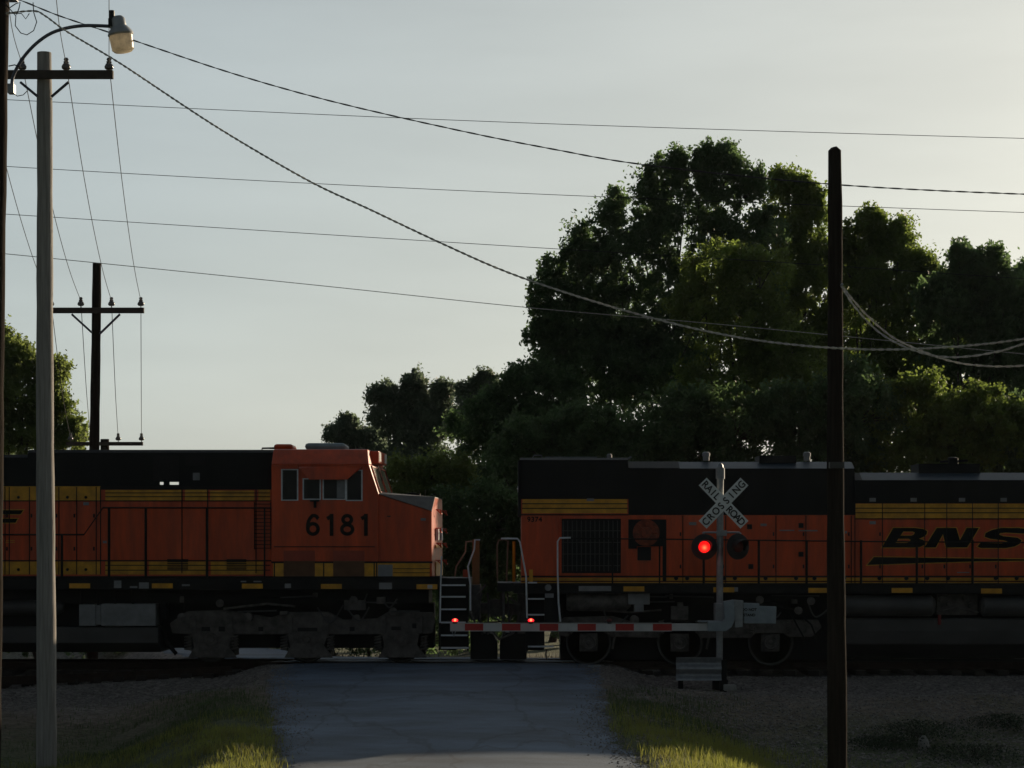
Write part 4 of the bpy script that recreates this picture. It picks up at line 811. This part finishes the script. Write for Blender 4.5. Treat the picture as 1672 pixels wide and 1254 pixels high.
# guardrail beside the mast
DL = 47.3
GR = thing('guardrail', (X(1140, DL), DL, Z(1125, DL)), 'short corrugated steel guardrail section at the foot of the crossing mast', 'guardrail')
pr = []
for k in range(25): t = k/24; pr.append((DL - .045*math.cos(t*4*math.pi)*1.0, Z(1073+38*t, DL)))
g = MB(); g.xprism(X(1104, DL), X(1178, DL), pr + [(y+.012, z) for y, z in reversed(pr)]); g.build('beam', 'galv', GR)
g = MB(); g.box(X(1176, DL), X(1187, DL), DL+.05, DL+.2, Z(1132, DL), Z(1078, DL)); g.box(X(1108, DL), X(1116, DL), DL+.06, DL+.2, Z(1125, DL), Z(1076, DL)); g.build('post', 'steel', GR)
cb_ = MB(); cb_.box(X(1182, 47), X(1202, 47), 46.9, 47.15, Z(1128, 47), Z(1118, 47)); o = cb_.build('concrete_block', 'conc', bevel=.02); tag(o, 'small pale concrete block lying right of the signal base', 'block')

# ------------------------------------------------------------ poles
def wood_pole(name, px_t, px_b, py_t, D, r_t, r_b, mt, label, zb, point=False, group=None):
    t = P(px_t, py_t, D); xb = X(px_b, D)
    T = thing(name, (xb, D, zb), label, 'utility pole', group); n = 26
    pts = []; rs = []
    for k in range(n+1):
        f = k/n; pts.append((xb+(t.x-xb)*f + .006*math.sin(f*9), D, zb-.2+(t.z-zb+.2)*f)); rs.append((r_b+(r_t-r_b)*f)*(1+.025*math.sin(f*37)+.02*math.sin(f*91+1)+(.05 if abs(f-.93) < .02 else 0)))
    if point: pts.append((t.x-.01, D, t.z+.05)); rs.append(.045)
    MB().tube(pts, rs, 18).build('shaft', mt, T); return T
def insulator(T, p, s=1):
    g = MB(); g.tube([p, p+Vector((0, 0, .12*s))], .012*s, 6); g.lathe(p+Vector((0, 0, .05*s)), [(.05*s, 0), (.075*s, .02*s), (.08*s, .05*s), (.06*s, .09*s), (.04*s, .11*s), (.05*s, .13*s), (.03*s, .15*s), (.045*s, .17*s), (.03*s, .2*s)], 'z', 12); g.build('insulator', 'porc', T)
T1 = wood_pole('utility_pole', 72, 76, 86, 38.4, .125, .175, 'wood', 'grey weathered utility pole at left with crossarm, nearest of the crossarm poles', -1.35)
def crossarm(T, px0, px1, py, hpx, D, dy=-.18, th=.1):
    g = MB(); g.box(X(px0, D), X(px1, D), D+dy-.05, D+dy+.05, Z(py+hpx/2, D), Z(py-hpx/2, D)); g.build('crossarm', 'armw', T, bevel=.008)
crossarm(T1, -42, 188, 125.5, 13.5, 38.4)
for a, b_ in (((33, 134), (62, 158)), ((112, 134), (84, 158))): MB().tube([P(*a, 38.15), P(*b_, 38.2)], .024, 6).build('brace', 'lampm', T1)
ins1 = [(-30, 118), (36, 118), (108, 118), (178, 118)]
for a, b_ in ins1: insulator(T1, P(a, b_+.5, 38.22), 1.0)
T2 = wood_pole('utility_pole', 158, 150, 430, 57, .11, .15, 'dwood', 'dark utility pole with crossarm rising behind the left locomotive roof', -.6)
crossarm(T2, 75, 237, 508, 9, 57, -.16)
for a, b_ in (((117, 513), (150, 543)), ((196, 513), (163, 545))): MB().tube([P(*a, 56.8), P(*b_, 56.85)], .03, 6).build('brace', 'lampm', T2)
ins2 = [(83, 503), (132, 503), (182, 503), (230, 503)]
for a, b_ in ins2: insulator(T2, P(a, b_, 56.84), 1.1)
T3 = wood_pole('utility_pole', 171, 171, 717, 76, .15, .16, 'dwood', 'small distant utility pole top with crossarm just above the locomotive roof', -.8)
crossarm(T3, 110, 235, 725, 6, 76, -.18)
ins3 = [(115, 722), (148, 722), (193, 722), (231, 722)]
for a, b_ in ins3: insulator(T3, P(a, b_, 75.8), 1.2)
T4 = wood_pole('utility_pole', 1362.5, 1367, 246, 33, .098, .155, 'dwood', 'dark bare wooden pole in front of the right locomotive, no crossarm', -1.5, point=True)
g = MB(); g.box(X(1352, 33), X(1376, 33), 32.83, 33.0, Z(765, 33), Z(755, 33)); g.build('pole_band', 'tank', T4)
g = MB(); g.tube([P(1371, 470, 33), P(1375, 464, 32.85)], .02, 6); g.build('cable_clamp', 'galv', T4)
T0 = wood_pole('lamp_pole', -1, -21, -120, 35, .15, .2, 'dwood', 'dark pole at the left picture edge carrying a curved lamp arm', -1.0)
g = MB(); g.box(X(12, 34.9), X(30, 34.9), 34.75, 34.9, Z(4, 34.9), Z(-6, 34.9)); g.tube([P(8, 22, 34.9), P(35, 22, 34.9), P(42, 31, 34.9), P(48, 22, 34.9)], .008, 5); g.build('service_bracket', 'lampm', T0)
SL = thing('street_lamp', P(20, 150, 34.8), 'curved arm street lamp with bell shaped refractor at upper left', 'street lamp')
arm = [(20, 150), (20, 130), (25, 116), (38, 94), (58, 72), (82, 55), (108, 46), (135, 42), (160, 42), (182, 43)]
g = MB(); g.tube(smooth_pts([P(a, b_, 34.8) for a, b_ in arm], 30), .027, 10); g.build('arm', 'lampm', SL)
g = MB(); g.box(X(14, 34.8), X(24, 34.8), 34.72, 34.88, Z(153, 34.8), Z(138, 34.8)); g.build('mounting_plate', 'galv', SL)
g = MB(); tilt = R(-9); axz = Vector((math.sin(tilt), 0, math.cos(tilt))); axx = Vector((math.cos(tilt), 0, -math.sin(tilt))); axs = (axx, Vector((0, 1, 0)), axz); lc = P(197, 56, 34.8)
g.lathe(lc, [(.19, -.02), (.20, 0), (.19, .03), (.14, .1), (.11, .13), (.105, .24), (.07, .28)], axs, 24); g.tube([P(181, 43, 34.8), P(190, 46, 34.8)], .04, 8); g.build('housing', 'lamph', SL)
g = MB(); g.lathe(lc, [(.14, -.27), (.17, -.24), (.185, -.03)], axs, 24); g.build('refractor', 'acryl', SL)
g = MB(); g.box(X(177.5, 34.8), X(187, 34.8), 34.75, 34.88, Z(44, 34.8), Z(31, 34.8)); g.lathe(P(182.5, 31, 34.8), [(.045, 0), (.045, .11), (.04, .13)], 'z', 12); g.build('photocell', 'signb', SL)
g = MB(); g.tube([P(3, 4, 34.7), P(12, 10, 34.7), (P(26, 26, 34.7)), P(25, 42, 34.7), P(34, 54, 34.7), P(44, 57, 34.7), P(55, 50, 34.7), P(60, 36, 34.7), P(55, 20, 34.7), P(54, 4, 34.7)], .008, 5)
g.tube([P(14, 108, 34.75), P(24, 106, 34.75), P(34, 110, 34.75)], .01, 5); g.tube([P(22, 152, 34.75), P(28, 157, 34.75), P(38, 155, 34.75), P(45, 148, 34.75)], .007, 5); g.tube([P(14, 14, 34.7), P(26, 6, 34.7), P(33, 4, 34.7), P(31, 14, 34.7), P(27, 24, 34.7)], .009, 5)
g.build('drip_loop', 'wire', SL)

# ------------------------------------------------------------ wires
def wire(pp, r, label, group=None, cat='wire', material='wire', n=60):
    mb = MB().tube(smooth_pts(pp, n), r, 5); o = mb.build('overhead_wire', material, origin=pp[0]); return tag(o, label, cat, group)
def cable(pp, r, pitch, label, m1='cable', n=400):
    c = smooth_pts(pp, n); T = thing('service_cable', c[0], label, 'cable'); L = 0; a = []; b = []
    for i, p in enumerate(c):
        if i: L += (p-c[i-1]).length
        t = (c[min(i+1, n-1)]-c[max(i-1, 0)]).normalized(); s_ = t.cross(Vector((0, 0, 1))).normalized(); u = s_.cross(t); th = L/pitch*2*math.pi
        d = s_*math.cos(th)+u*math.sin(th); a.append(p+d*r*.95); b.append(p-d*r*.95)
    MB().tube(a, r, 5).build('strand', m1, T); MB().tube(b, r*.9, 5).build('strand', m1, T)
DW = 44.
wl_ = [([(-300,146),(15,163),(640,192),(1100,209),(1672,226),(2100,236)], 'topmost thin wire crossing the sky above all others from the left'),
       ([(-300,250),(15,272),(500,299),(1000,322),(1672,347),(2100,360)], 'second thin wire down crossing the sky above the trees'),
       ([(-300,330),(15,350),(500,381),(935,408),(1300,430),(1672,455),(2100,480)], 'third thin wire down passing into the big tree'),
       ([(-300,385),(15,415),(500,464),(860,502),(1180,530),(1672,578),(2100,620)], 'lowest thin wire crossing sky and trees above the locomotives')]
for k, (pp, lb) in enumerate(wl_): wire([P(a, b_, DW+k*.4) for a, b_ in pp], .0065 if k < 3 else .0075, lb, 'thin wires strung along the railroad', 'wire', 'cable' if k == 3 else 'wire')
fr = [(-70, -330), (20, -380), (62, -420), (178, -300)]
for k in range(4):
    pts = [P(*fr[k], 24), P(ins1[k][0]+(0, -14, -12, 0)[k]*.6, ins1[k][1]-80, 34), P(ins1[k][0], 104, 38.22)]
    pts = [P(*fr[k], 24), P((-44, 14, 92, 178)[k], 0, 34), P(ins1[k][0], 105, 38.22)]
    wire(pts, .0062, ('leftmost', 'second', 'third', 'rightmost')[k]+' line wire coming down to the near pole crossarm from above', 'line wires on the crossarm poles', n=24)
    a, b_ = P(ins1[k][0], 105, 38.22), P(ins2[k][0], 491, 56.84)
    mid = a.lerp(b_, .5)+Vector((0, 0, -.45)); q = [a, a.lerp(b_, .25)+Vector((0, 0, -.34)), mid, a.lerp(b_, .75)+Vector((0, 0, -.34)), b_]
    wire(q, .0075, ('leftmost', 'second', 'third', 'rightmost')[k]+' line wire between the near and middle crossarm poles', 'line wires on the crossarm poles', n=24)
    a, b_ = P(ins2[k][0], 491, 56.84), P(ins3[k][0], 715, 75.8); q = [a, a.lerp(b_, .5)+Vector((0, 0, -.35)), b_]
    wire(q, .0095, ('leftmost', 'second', 'third', 'rightmost')[k]+' line wire between the middle and far crossarm poles', 'line wires on the crossarm poles', n=20)
cable([P(12, -6, 34.9), P(40, 3, 34.9), P(100, 27, 34.9), P(215, 65, 34.8), P(380, 120, 34.6), P(540, 165, 34.4), P(740, 211, 34.2), P(900, 243, 34.2), P(1060, 270, 34.2), P(1360, 301, 34.2), P(1672, 317, 34.2), P(2000, 325, 34.2)], .0068, .5, 'thin dark twisted cable sweeping from the lamp pole across the sky to the right', 'wire', 500)
cable([P(10, 22, 34.8), P(55, 18, 34.8), P(75, 27, 34.7), P(110, 52, 34.5), P(200, 106, 34), P(350, 205, 33.2), P(500, 293, 32.4), P(610, 345, 31.9), P(720, 397, 31.5), P(810, 437, 31.2), P(900, 470, 31), P(1020, 507, 30.8), P(1150, 540, 30.6), P(1270, 560, 30.4), P(1400, 570, 30.2), P(1530, 568, 30), P(1672, 553, 29.8), P(1900, 510, 29.5)], .0088, .21, 'thick pale twisted cable sagging from the lamp pole past the bare right pole', 'cable', 900)
cable([P(1374, 466, 32.9), P(1410, 509, 32.7), P(1455, 549, 32.5), P(1500, 571, 32.3), P(1550, 589, 32.1), P(1600, 597, 31.9), P(1672, 597, 31.6), P(1850, 580, 31)], .009, .3, 'pale service cable from the bare right pole, the lower of two', 'cable', 300)
cable([P(1374, 468, 32.9), P(1395, 500, 32.7), P(1430, 538, 32.5), P(1470, 563, 32.2), P(1520, 580, 32), P(1570, 583, 31.8), P(1625, 575, 31.5), P(1672, 561, 31.3), P(1850, 500, 31)], .009, .33, 'pale service cable from the bare right pole, the upper of two', 'cable', 300)

# ------------------------------------------------------------ trees
def leafmat(name, c, tr=.4): return mat(name, c, .55, var=.55, scale=1.2, transl=tr, spec=.3)
LM = dict(weed=leafmat('leaf_weed', (.035, .055, .03), .15), dark=leafmat('leaf_dark', (.06, .115, .045), .6), mid=leafmat('leaf_mid', (.09, .15, .032), .62), lit=leafmat('leaf_sunlit_tint', (.11, .165, .045), .55), far=leafmat('leaf_far', (.09, .13, .085), .55))  # lit: leaf colour brightened to stand in for sunlight
def leaf_mesh(name, lobes, D, leaf, dens, lm, parent, sprig=.28, depth=.85, csz=(.2, .5), yoff=0):
    C = []; ex = []
    for (px, py, rx, ry) in lobes:
        for _ in range(10):
            a = rng.uniform(-.35, math.pi+.35); q = rng.uniform(.10, .30); ex.append((px+rx*math.cos(a)*.88, py-ry*math.sin(a)*.84, rx*q, ry*q*rng.uniform(1, 2.2)))
    for (px, py, rx, ry) in list(lobes)+ex:
        s = D/F; a, cz = rx*s*.98, ry*s*.98; n = max(6, int(dens*(1.45 if py > 545 else 1.2 if py > 430 else .85)*(a*cz)**.85*50)); d = rng.normal(size=(n, 3)); d /= np.linalg.norm(d, axis=1)[:, None]
        rad = rng.random(n)**.42
        p = d*rad[:, None]*np.array([a, min(a, 2.4)*depth, cz]) + rng.normal(0, .12, (n, 3)) + np.array([X(px, D), D+yoff+rng.uniform(-.5, .5), Z(py, D)])
        C.append(p)
    C = np.concatenate(C); C = C[C[:, 2] > -.3]; n = len(C); cr = rng.uniform(*csz, n)*rng.choice([.5, .75, 1, 1.3], n); k = 58
    off = rng.normal(size=(n, k, 3)); off /= np.linalg.norm(off, axis=2)[..., None]; off *= (rng.random((n, k, 1))**.6)*(1+.35*(rng.random((n, k, 1)) > .88))
    st = np.stack([rng.uniform(.6, 1.2, n), rng.uniform(.6, 1.2, n), rng.uniform(.5, .95, n)], -1)
    up = rng.random(n) < sprig; st[up, 2] *= 1.5; st[up, 0] *= .6; st[up, 1] *= .7
    p = (C[:, None] + off*(cr[:, None]*st)[:, None]).reshape(-1, 3); N = len(p)
    L = leaf*.74*rng.uniform(.7, 1.6, (N, 1)); ax = rng.normal(size=(N, 3)); ax[:, 2] -= .35; ax /= np.linalg.norm(ax, axis=1)[:, None]
    b = np.cross(ax, rng.normal(size=(N, 3))); b /= np.linalg.norm(b, axis=1)[:, None]
    co = np.stack([p-ax*L*.5, p+b*L*.27, p+ax*L*.5, p-b*L*.27], 1).reshape(-1, 3)
    return mesh_np(name, co, np.arange(N*4).reshape(-1, 4), LM[lm], parent, smooth=False), C
def tree(name, label, lobes, D, base_px, leaf=.15, dens=1.0, lm='dark', group=None, tr=.28, cat='tree', **kw):
    zb = float(terrain(X(base_px, D), D)); T = thing(name, (X(base_px, D), D, zb), label, cat, group)
    o, C = leaf_mesh('crown', lobes, D, leaf, dens, lm, T, **kw)
    tb = MB(); b = Vector((X(base_px, D), D, zb-.2)); top = max(lobes, key=lambda l: -l[1]); tp = P(top[0], top[1], D)
    lowz = Z(max(l[1] for l in lobes), D); fork = b.lerp(Vector(((b.x+tp.x)/2, D, 0)), .5); fork.z = zb + max(.6, (tp.z-zb)*.25)
    tb.tube([b, b.lerp(fork, .5)+Vector((.05, 0, 0)), fork], [tr*1.2, tr, tr*.85], 9)
    for (px, py, rx, ry) in lobes:
        e = P(px, py-ry*.4, D); m = fork.lerp(e, .5)+Vector((random.uniform(-.3, .3), random.uniform(-.4, .4), random.uniform(0, .4)))
        if e.z > fork.z: tb.tube(smooth_pts([fork, m, e], 9), [tr*.24*(1-.115*i)+.008 for i in range(9)], 6)
    sel = rng.choice(len(C), min(60, len(C)), replace=False)
    for i_ in sel:
        e = Vector(C[i_]); l = min(lobes, key=lambda l: (P(l[0], l[1], D)-e).length); s_ = P(l[0], l[1]+l[3]*.3, D)
        tb.tube([s_, s_.lerp(e, .5)+Vector((0, 0, .1)), e], [.03, .02, .01], 4)
    tb.build('trunk', 'bark', T); return T
GB = 'trees behind the railroad'
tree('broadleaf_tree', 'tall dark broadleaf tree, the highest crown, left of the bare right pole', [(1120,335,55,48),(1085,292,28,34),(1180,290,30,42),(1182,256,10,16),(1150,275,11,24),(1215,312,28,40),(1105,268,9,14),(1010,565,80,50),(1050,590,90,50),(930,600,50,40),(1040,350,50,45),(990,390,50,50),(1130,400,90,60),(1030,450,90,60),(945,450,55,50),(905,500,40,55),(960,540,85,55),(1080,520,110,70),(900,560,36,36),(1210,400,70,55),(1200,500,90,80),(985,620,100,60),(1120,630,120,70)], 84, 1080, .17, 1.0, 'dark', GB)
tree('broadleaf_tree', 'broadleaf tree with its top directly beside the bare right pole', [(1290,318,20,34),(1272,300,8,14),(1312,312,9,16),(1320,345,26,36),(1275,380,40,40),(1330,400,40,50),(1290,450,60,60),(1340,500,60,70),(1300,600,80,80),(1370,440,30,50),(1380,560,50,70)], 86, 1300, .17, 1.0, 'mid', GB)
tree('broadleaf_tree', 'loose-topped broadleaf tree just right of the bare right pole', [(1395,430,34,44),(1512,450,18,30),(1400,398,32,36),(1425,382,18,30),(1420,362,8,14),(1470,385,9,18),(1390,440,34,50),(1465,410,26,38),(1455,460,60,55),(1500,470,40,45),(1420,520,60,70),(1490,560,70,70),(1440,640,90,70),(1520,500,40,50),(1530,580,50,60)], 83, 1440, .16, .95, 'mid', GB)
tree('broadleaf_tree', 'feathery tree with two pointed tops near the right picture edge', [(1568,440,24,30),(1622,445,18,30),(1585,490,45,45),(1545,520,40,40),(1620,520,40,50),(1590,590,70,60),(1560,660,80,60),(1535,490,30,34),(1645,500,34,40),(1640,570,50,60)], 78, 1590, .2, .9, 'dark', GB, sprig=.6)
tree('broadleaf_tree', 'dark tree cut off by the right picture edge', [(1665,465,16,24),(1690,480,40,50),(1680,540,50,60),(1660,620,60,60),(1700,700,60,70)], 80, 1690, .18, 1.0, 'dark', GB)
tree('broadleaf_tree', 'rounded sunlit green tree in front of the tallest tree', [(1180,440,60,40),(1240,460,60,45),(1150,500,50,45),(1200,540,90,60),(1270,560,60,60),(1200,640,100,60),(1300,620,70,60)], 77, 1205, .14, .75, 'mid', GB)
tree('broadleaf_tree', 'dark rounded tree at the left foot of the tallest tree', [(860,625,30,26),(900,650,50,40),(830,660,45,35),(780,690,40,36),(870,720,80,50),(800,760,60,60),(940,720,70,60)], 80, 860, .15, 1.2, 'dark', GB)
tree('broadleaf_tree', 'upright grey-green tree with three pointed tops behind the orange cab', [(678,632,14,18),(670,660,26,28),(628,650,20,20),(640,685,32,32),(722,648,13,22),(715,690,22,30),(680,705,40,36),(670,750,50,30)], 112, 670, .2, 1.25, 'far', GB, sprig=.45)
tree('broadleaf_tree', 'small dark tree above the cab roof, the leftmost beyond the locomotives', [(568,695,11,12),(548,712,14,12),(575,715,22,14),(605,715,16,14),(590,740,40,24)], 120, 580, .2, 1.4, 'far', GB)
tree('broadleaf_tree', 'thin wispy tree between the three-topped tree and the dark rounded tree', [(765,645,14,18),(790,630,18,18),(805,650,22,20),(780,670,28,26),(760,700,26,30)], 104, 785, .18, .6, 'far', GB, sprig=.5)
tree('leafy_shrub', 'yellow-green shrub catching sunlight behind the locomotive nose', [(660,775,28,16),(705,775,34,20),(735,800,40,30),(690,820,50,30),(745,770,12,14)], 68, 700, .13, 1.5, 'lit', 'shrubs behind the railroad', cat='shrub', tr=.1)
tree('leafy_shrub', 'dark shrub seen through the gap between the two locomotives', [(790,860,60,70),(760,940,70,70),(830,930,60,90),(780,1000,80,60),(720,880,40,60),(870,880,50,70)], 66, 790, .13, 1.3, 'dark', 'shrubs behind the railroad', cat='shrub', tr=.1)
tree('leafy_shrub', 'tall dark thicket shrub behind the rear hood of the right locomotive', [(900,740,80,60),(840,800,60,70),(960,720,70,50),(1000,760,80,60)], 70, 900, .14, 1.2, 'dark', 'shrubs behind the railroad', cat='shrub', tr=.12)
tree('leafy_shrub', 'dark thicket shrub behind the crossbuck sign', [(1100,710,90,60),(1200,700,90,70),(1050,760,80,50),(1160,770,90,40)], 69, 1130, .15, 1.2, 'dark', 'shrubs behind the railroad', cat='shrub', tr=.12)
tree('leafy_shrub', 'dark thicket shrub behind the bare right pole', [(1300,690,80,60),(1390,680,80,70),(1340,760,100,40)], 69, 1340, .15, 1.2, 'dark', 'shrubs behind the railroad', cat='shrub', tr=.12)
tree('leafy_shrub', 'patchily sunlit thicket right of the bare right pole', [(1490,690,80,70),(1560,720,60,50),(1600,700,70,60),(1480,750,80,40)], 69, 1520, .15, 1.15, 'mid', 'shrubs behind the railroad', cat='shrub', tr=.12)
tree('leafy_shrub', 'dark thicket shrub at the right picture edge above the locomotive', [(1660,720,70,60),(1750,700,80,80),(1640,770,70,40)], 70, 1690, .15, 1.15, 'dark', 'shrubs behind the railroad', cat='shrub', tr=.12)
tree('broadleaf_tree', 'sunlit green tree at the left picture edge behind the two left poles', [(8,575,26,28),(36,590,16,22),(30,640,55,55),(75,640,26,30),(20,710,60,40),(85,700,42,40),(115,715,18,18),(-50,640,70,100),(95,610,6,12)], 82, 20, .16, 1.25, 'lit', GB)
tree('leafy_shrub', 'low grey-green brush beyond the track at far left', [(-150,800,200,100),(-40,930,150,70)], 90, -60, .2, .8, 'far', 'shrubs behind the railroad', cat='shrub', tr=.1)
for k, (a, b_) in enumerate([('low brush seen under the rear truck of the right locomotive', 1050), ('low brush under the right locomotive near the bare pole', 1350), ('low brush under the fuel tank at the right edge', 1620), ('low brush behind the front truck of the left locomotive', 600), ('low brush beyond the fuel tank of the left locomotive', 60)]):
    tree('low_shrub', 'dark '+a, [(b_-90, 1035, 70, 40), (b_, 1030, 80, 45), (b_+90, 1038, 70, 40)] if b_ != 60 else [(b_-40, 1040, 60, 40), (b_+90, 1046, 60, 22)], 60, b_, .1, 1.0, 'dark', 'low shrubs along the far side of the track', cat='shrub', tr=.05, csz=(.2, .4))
# distant woods closing the horizon
def woods(name, label, x0, x1, D, h0, h1, n):
    C = []; 
    lob = []
    for k in range(n):
        x = x0 + (x1-x0)*(k+.5)/n; hh = random.uniform(h0, h1); lob.append((CX + x*F/D, HY - (hh/2-CH)*F/D, (x1-x0)/n*.75*F/D, hh/2*F/D))
    o, _ = leaf_mesh(name, lob, D, .5, .30, 'far', None, csz=(.8, 1.4)); tag(o, label, 'woodland', kind='stuff')
woods('distant_woods', 'far-off dark band of woodland low behind the locomotives', -60, 90, 170, 2.6, 3.8, 40)

woods('offscreen_shade_woods', 'unseen wood edge added past the right side of the picture to shade the ground', 16.5, 52, 82, 6.8, 7.8, 15)  # unseen trees added to keep the sun off the ground beyond the track
hz = MB(); hz.box(-520, 520, -140, 920, -12, 26); hz_m = bpy.data.materials.new('haze_air'); hz_m.use_nodes = True
hn_ = hz_m.node_tree.nodes; hn_.remove(hn_['Principled BSDF']); pv_ = hn_.new('ShaderNodeVolumePrincipled'); pv_.inputs['Density'].default_value = HAZE
pv_.inputs['Color'].default_value = (.72, .88, 1.0, 1); pv_.inputs['Anisotropy'].default_value = .3; hz_m.node_tree.links.new(pv_.outputs[0], hn_['Material Output'].inputs['Volume'])
ho = hz.build('haze', hz_m); ho['kind'] = 'stuff'; ho['label'] = 'thin evening haze in the air'
# ------------------------------------------------------------ grass and weeds
def blades(name, n, xr, yr, h, w, m_, label, dens=None):
    x = rng.uniform(*xr, n); y = rng.uniform(*yr, n); keep = ((x < edge(EL, y)-.05+rng.normal(0, .18, n)) | (x > edge(ER, y)+.05+rng.normal(0, .18, n)))
    pn = vnoise(x*1.3, y*.9, 1.3)+.6*vnoise(x+3, y, 3.7); keep &= pn > rng.uniform(-1.1, .3, n)
    if dens: keep &= rng.random(n) < dens(x, y)
    x, y = x[keep], y[keep]; n = len(x); z = terrain(x, y)-.01
    a = rng.uniform(0, 6.28, n); hh = h*rng.uniform(.4, 1.25, n)*(1+.35*vnoise(x, y, 2.3)); ln = hh*rng.uniform(.1, .7, n); d = np.stack([np.cos(a), np.sin(a), 0*a], -1); s_ = np.stack([-np.sin(a), np.cos(a), 0*a], -1)*w*rng.uniform(.6, 1.4, n)[:, None]
    p0 = np.stack([x, y, z], -1); p1 = p0 + d*(ln*.35)[:, None]; p1[:, 2] += hh*.6; p2 = p0 + d*ln[:, None]; p2[:, 2] += hh
    co = np.stack([p0-s_, p0+s_, p1+s_*.7, p1-s_*.7, p2+s_*.12, p2-s_*.12], 1).reshape(-1, 3); b = np.arange(n)[:, None]*6
    fs = np.concatenate([b+np.array([0,1,2,3]), b+np.array([3,2,4,5])])
    o = mesh_np(name, co, fs, m_, smooth=False); return tag(o, label, 'grass', kind='stuff')
blades('verge_grass', 60000, (1.6, 8.0), (29.5, 41.5), .18, .005, 'grass', 'yellow-green grass on the right verge of the road, partly sunlit', lambda x, y: sst(41.5, 37, y+.5*(x-2))*(.15+.85*sst(7, 4.2, x)))
blades('verge_grass', 45000, (-9.5, -3.2), (31, 41), .12, .005, 'grass', 'green and yellow grass on the left verge beside the road', lambda x, y: sst(41, 37.5, y-.25*(x+5)))
blades('verge_grass', 26000, (-10, -4.2), (38, 46), .09, .005, 'dgrass', 'short dark green grass between the left verge and the gravel', lambda x, y: sst(-10, -6, x)*sst(46, 41, y))
blades('verge_grass', 18000, (1.8, 5), (38, 46), .1, .005, 'dgrass', 'thin short grass right of the road near the gravel', lambda x, y: sst(46, 40, y)*sst(5, 3, x))
blades('trackside_weeds', 40000, (-5.3, 22), (53.4, 57.5), .24, .008, 'dweed', 'dark weeds along the far side of the track under the locomotives')
def weed(px, py, D, r, hgt, lm, label):
    p = P(px, py, D); z = float(terrain(p.x, D)); T = thing('weed_clump', (p.x, D, z), label, 'weeds', 'weed clumps on the right slope')
    n = 2600; q = rng.normal(size=(n, 3))*np.array([r*.45, r*.45, 0]) + np.array([p.x, D, z]); q[:, 2] = z + hgt*rng.random(n)*np.exp(-((q[:, 0]-p.x)**2+(q[:, 1]-D)**2)/(r*r))
    L = .045*rng.uniform(.5, 1.4, (n, 1)); ax = rng.normal(size=(n, 3)); ax /= np.linalg.norm(ax, axis=1)[:, None]; b = np.cross(ax, rng.normal(size=(n, 3))); b /= np.linalg.norm(b, axis=1)[:, None]
    mesh_np('foliage', np.stack([q-ax*L*.5, q+b*L*.25, q+ax*L*.5, q-b*L*.25], 1).reshape(-1, 3), np.arange(n*4).reshape(-1, 4), LM[lm], T, smooth=False)
    st = MB()
    for k in range(12): a = random.uniform(0, 6.28); rr = random.uniform(0, r*.7); st.tube([(p.x, D, z), (p.x+rr*math.cos(a)*.6, D+rr*math.sin(a)*.6, z+hgt*.5), (p.x+rr*math.cos(a), D+rr*math.sin(a), z+hgt*.85)], .006, 4)
    st.build('stem', 'bark', T)
weed(1500, 1200, 41, 1.1, .32, 'weed', 'dark leafy weed clump around the pale stone right of the bare pole')
weed(1590, 1225, 39.6, 1.3, .28, 'weed', 'dark weed clump nearest the lower right corner'); weed(1440, 1215, 40.5, .9, .2, 'weed', 'smaller weed clump just right of the bare pole foot'); weed(1650, 1190, 42, 1.1, .25, 'weed', 'weed clump at the right picture edge on the gravel slope')
st = MB(); p = P(1508, 1206, 40.2); st.lathe((p.x, p.y, float(terrain(p.x, p.y))), [(.08, 0), (.11, .08), (.08, .2), (.03, .26)], 'z', 9); o = st.build('pale_stone', 'conc'); tag(o, 'single pale stone standing in the weeds at lower right', 'stone')
for px, py, D in ((972, 1089, 49.2), ):
    st = MB(); p = P(px, py, D); z = float(terrain(p.x+.05, D)); st.box(p.x-.16, p.x+.12, D-.1, D+.1, max(z, -.05), max(z, -.05)+.05); o = st.build('paving_chunk', 'alum', bevel=.01); tag(o, 'broken pale slab at the right end of the crossing surface', 'slab')

for o in bpy.data.objects:
    if '_o' in o: del o['_o']
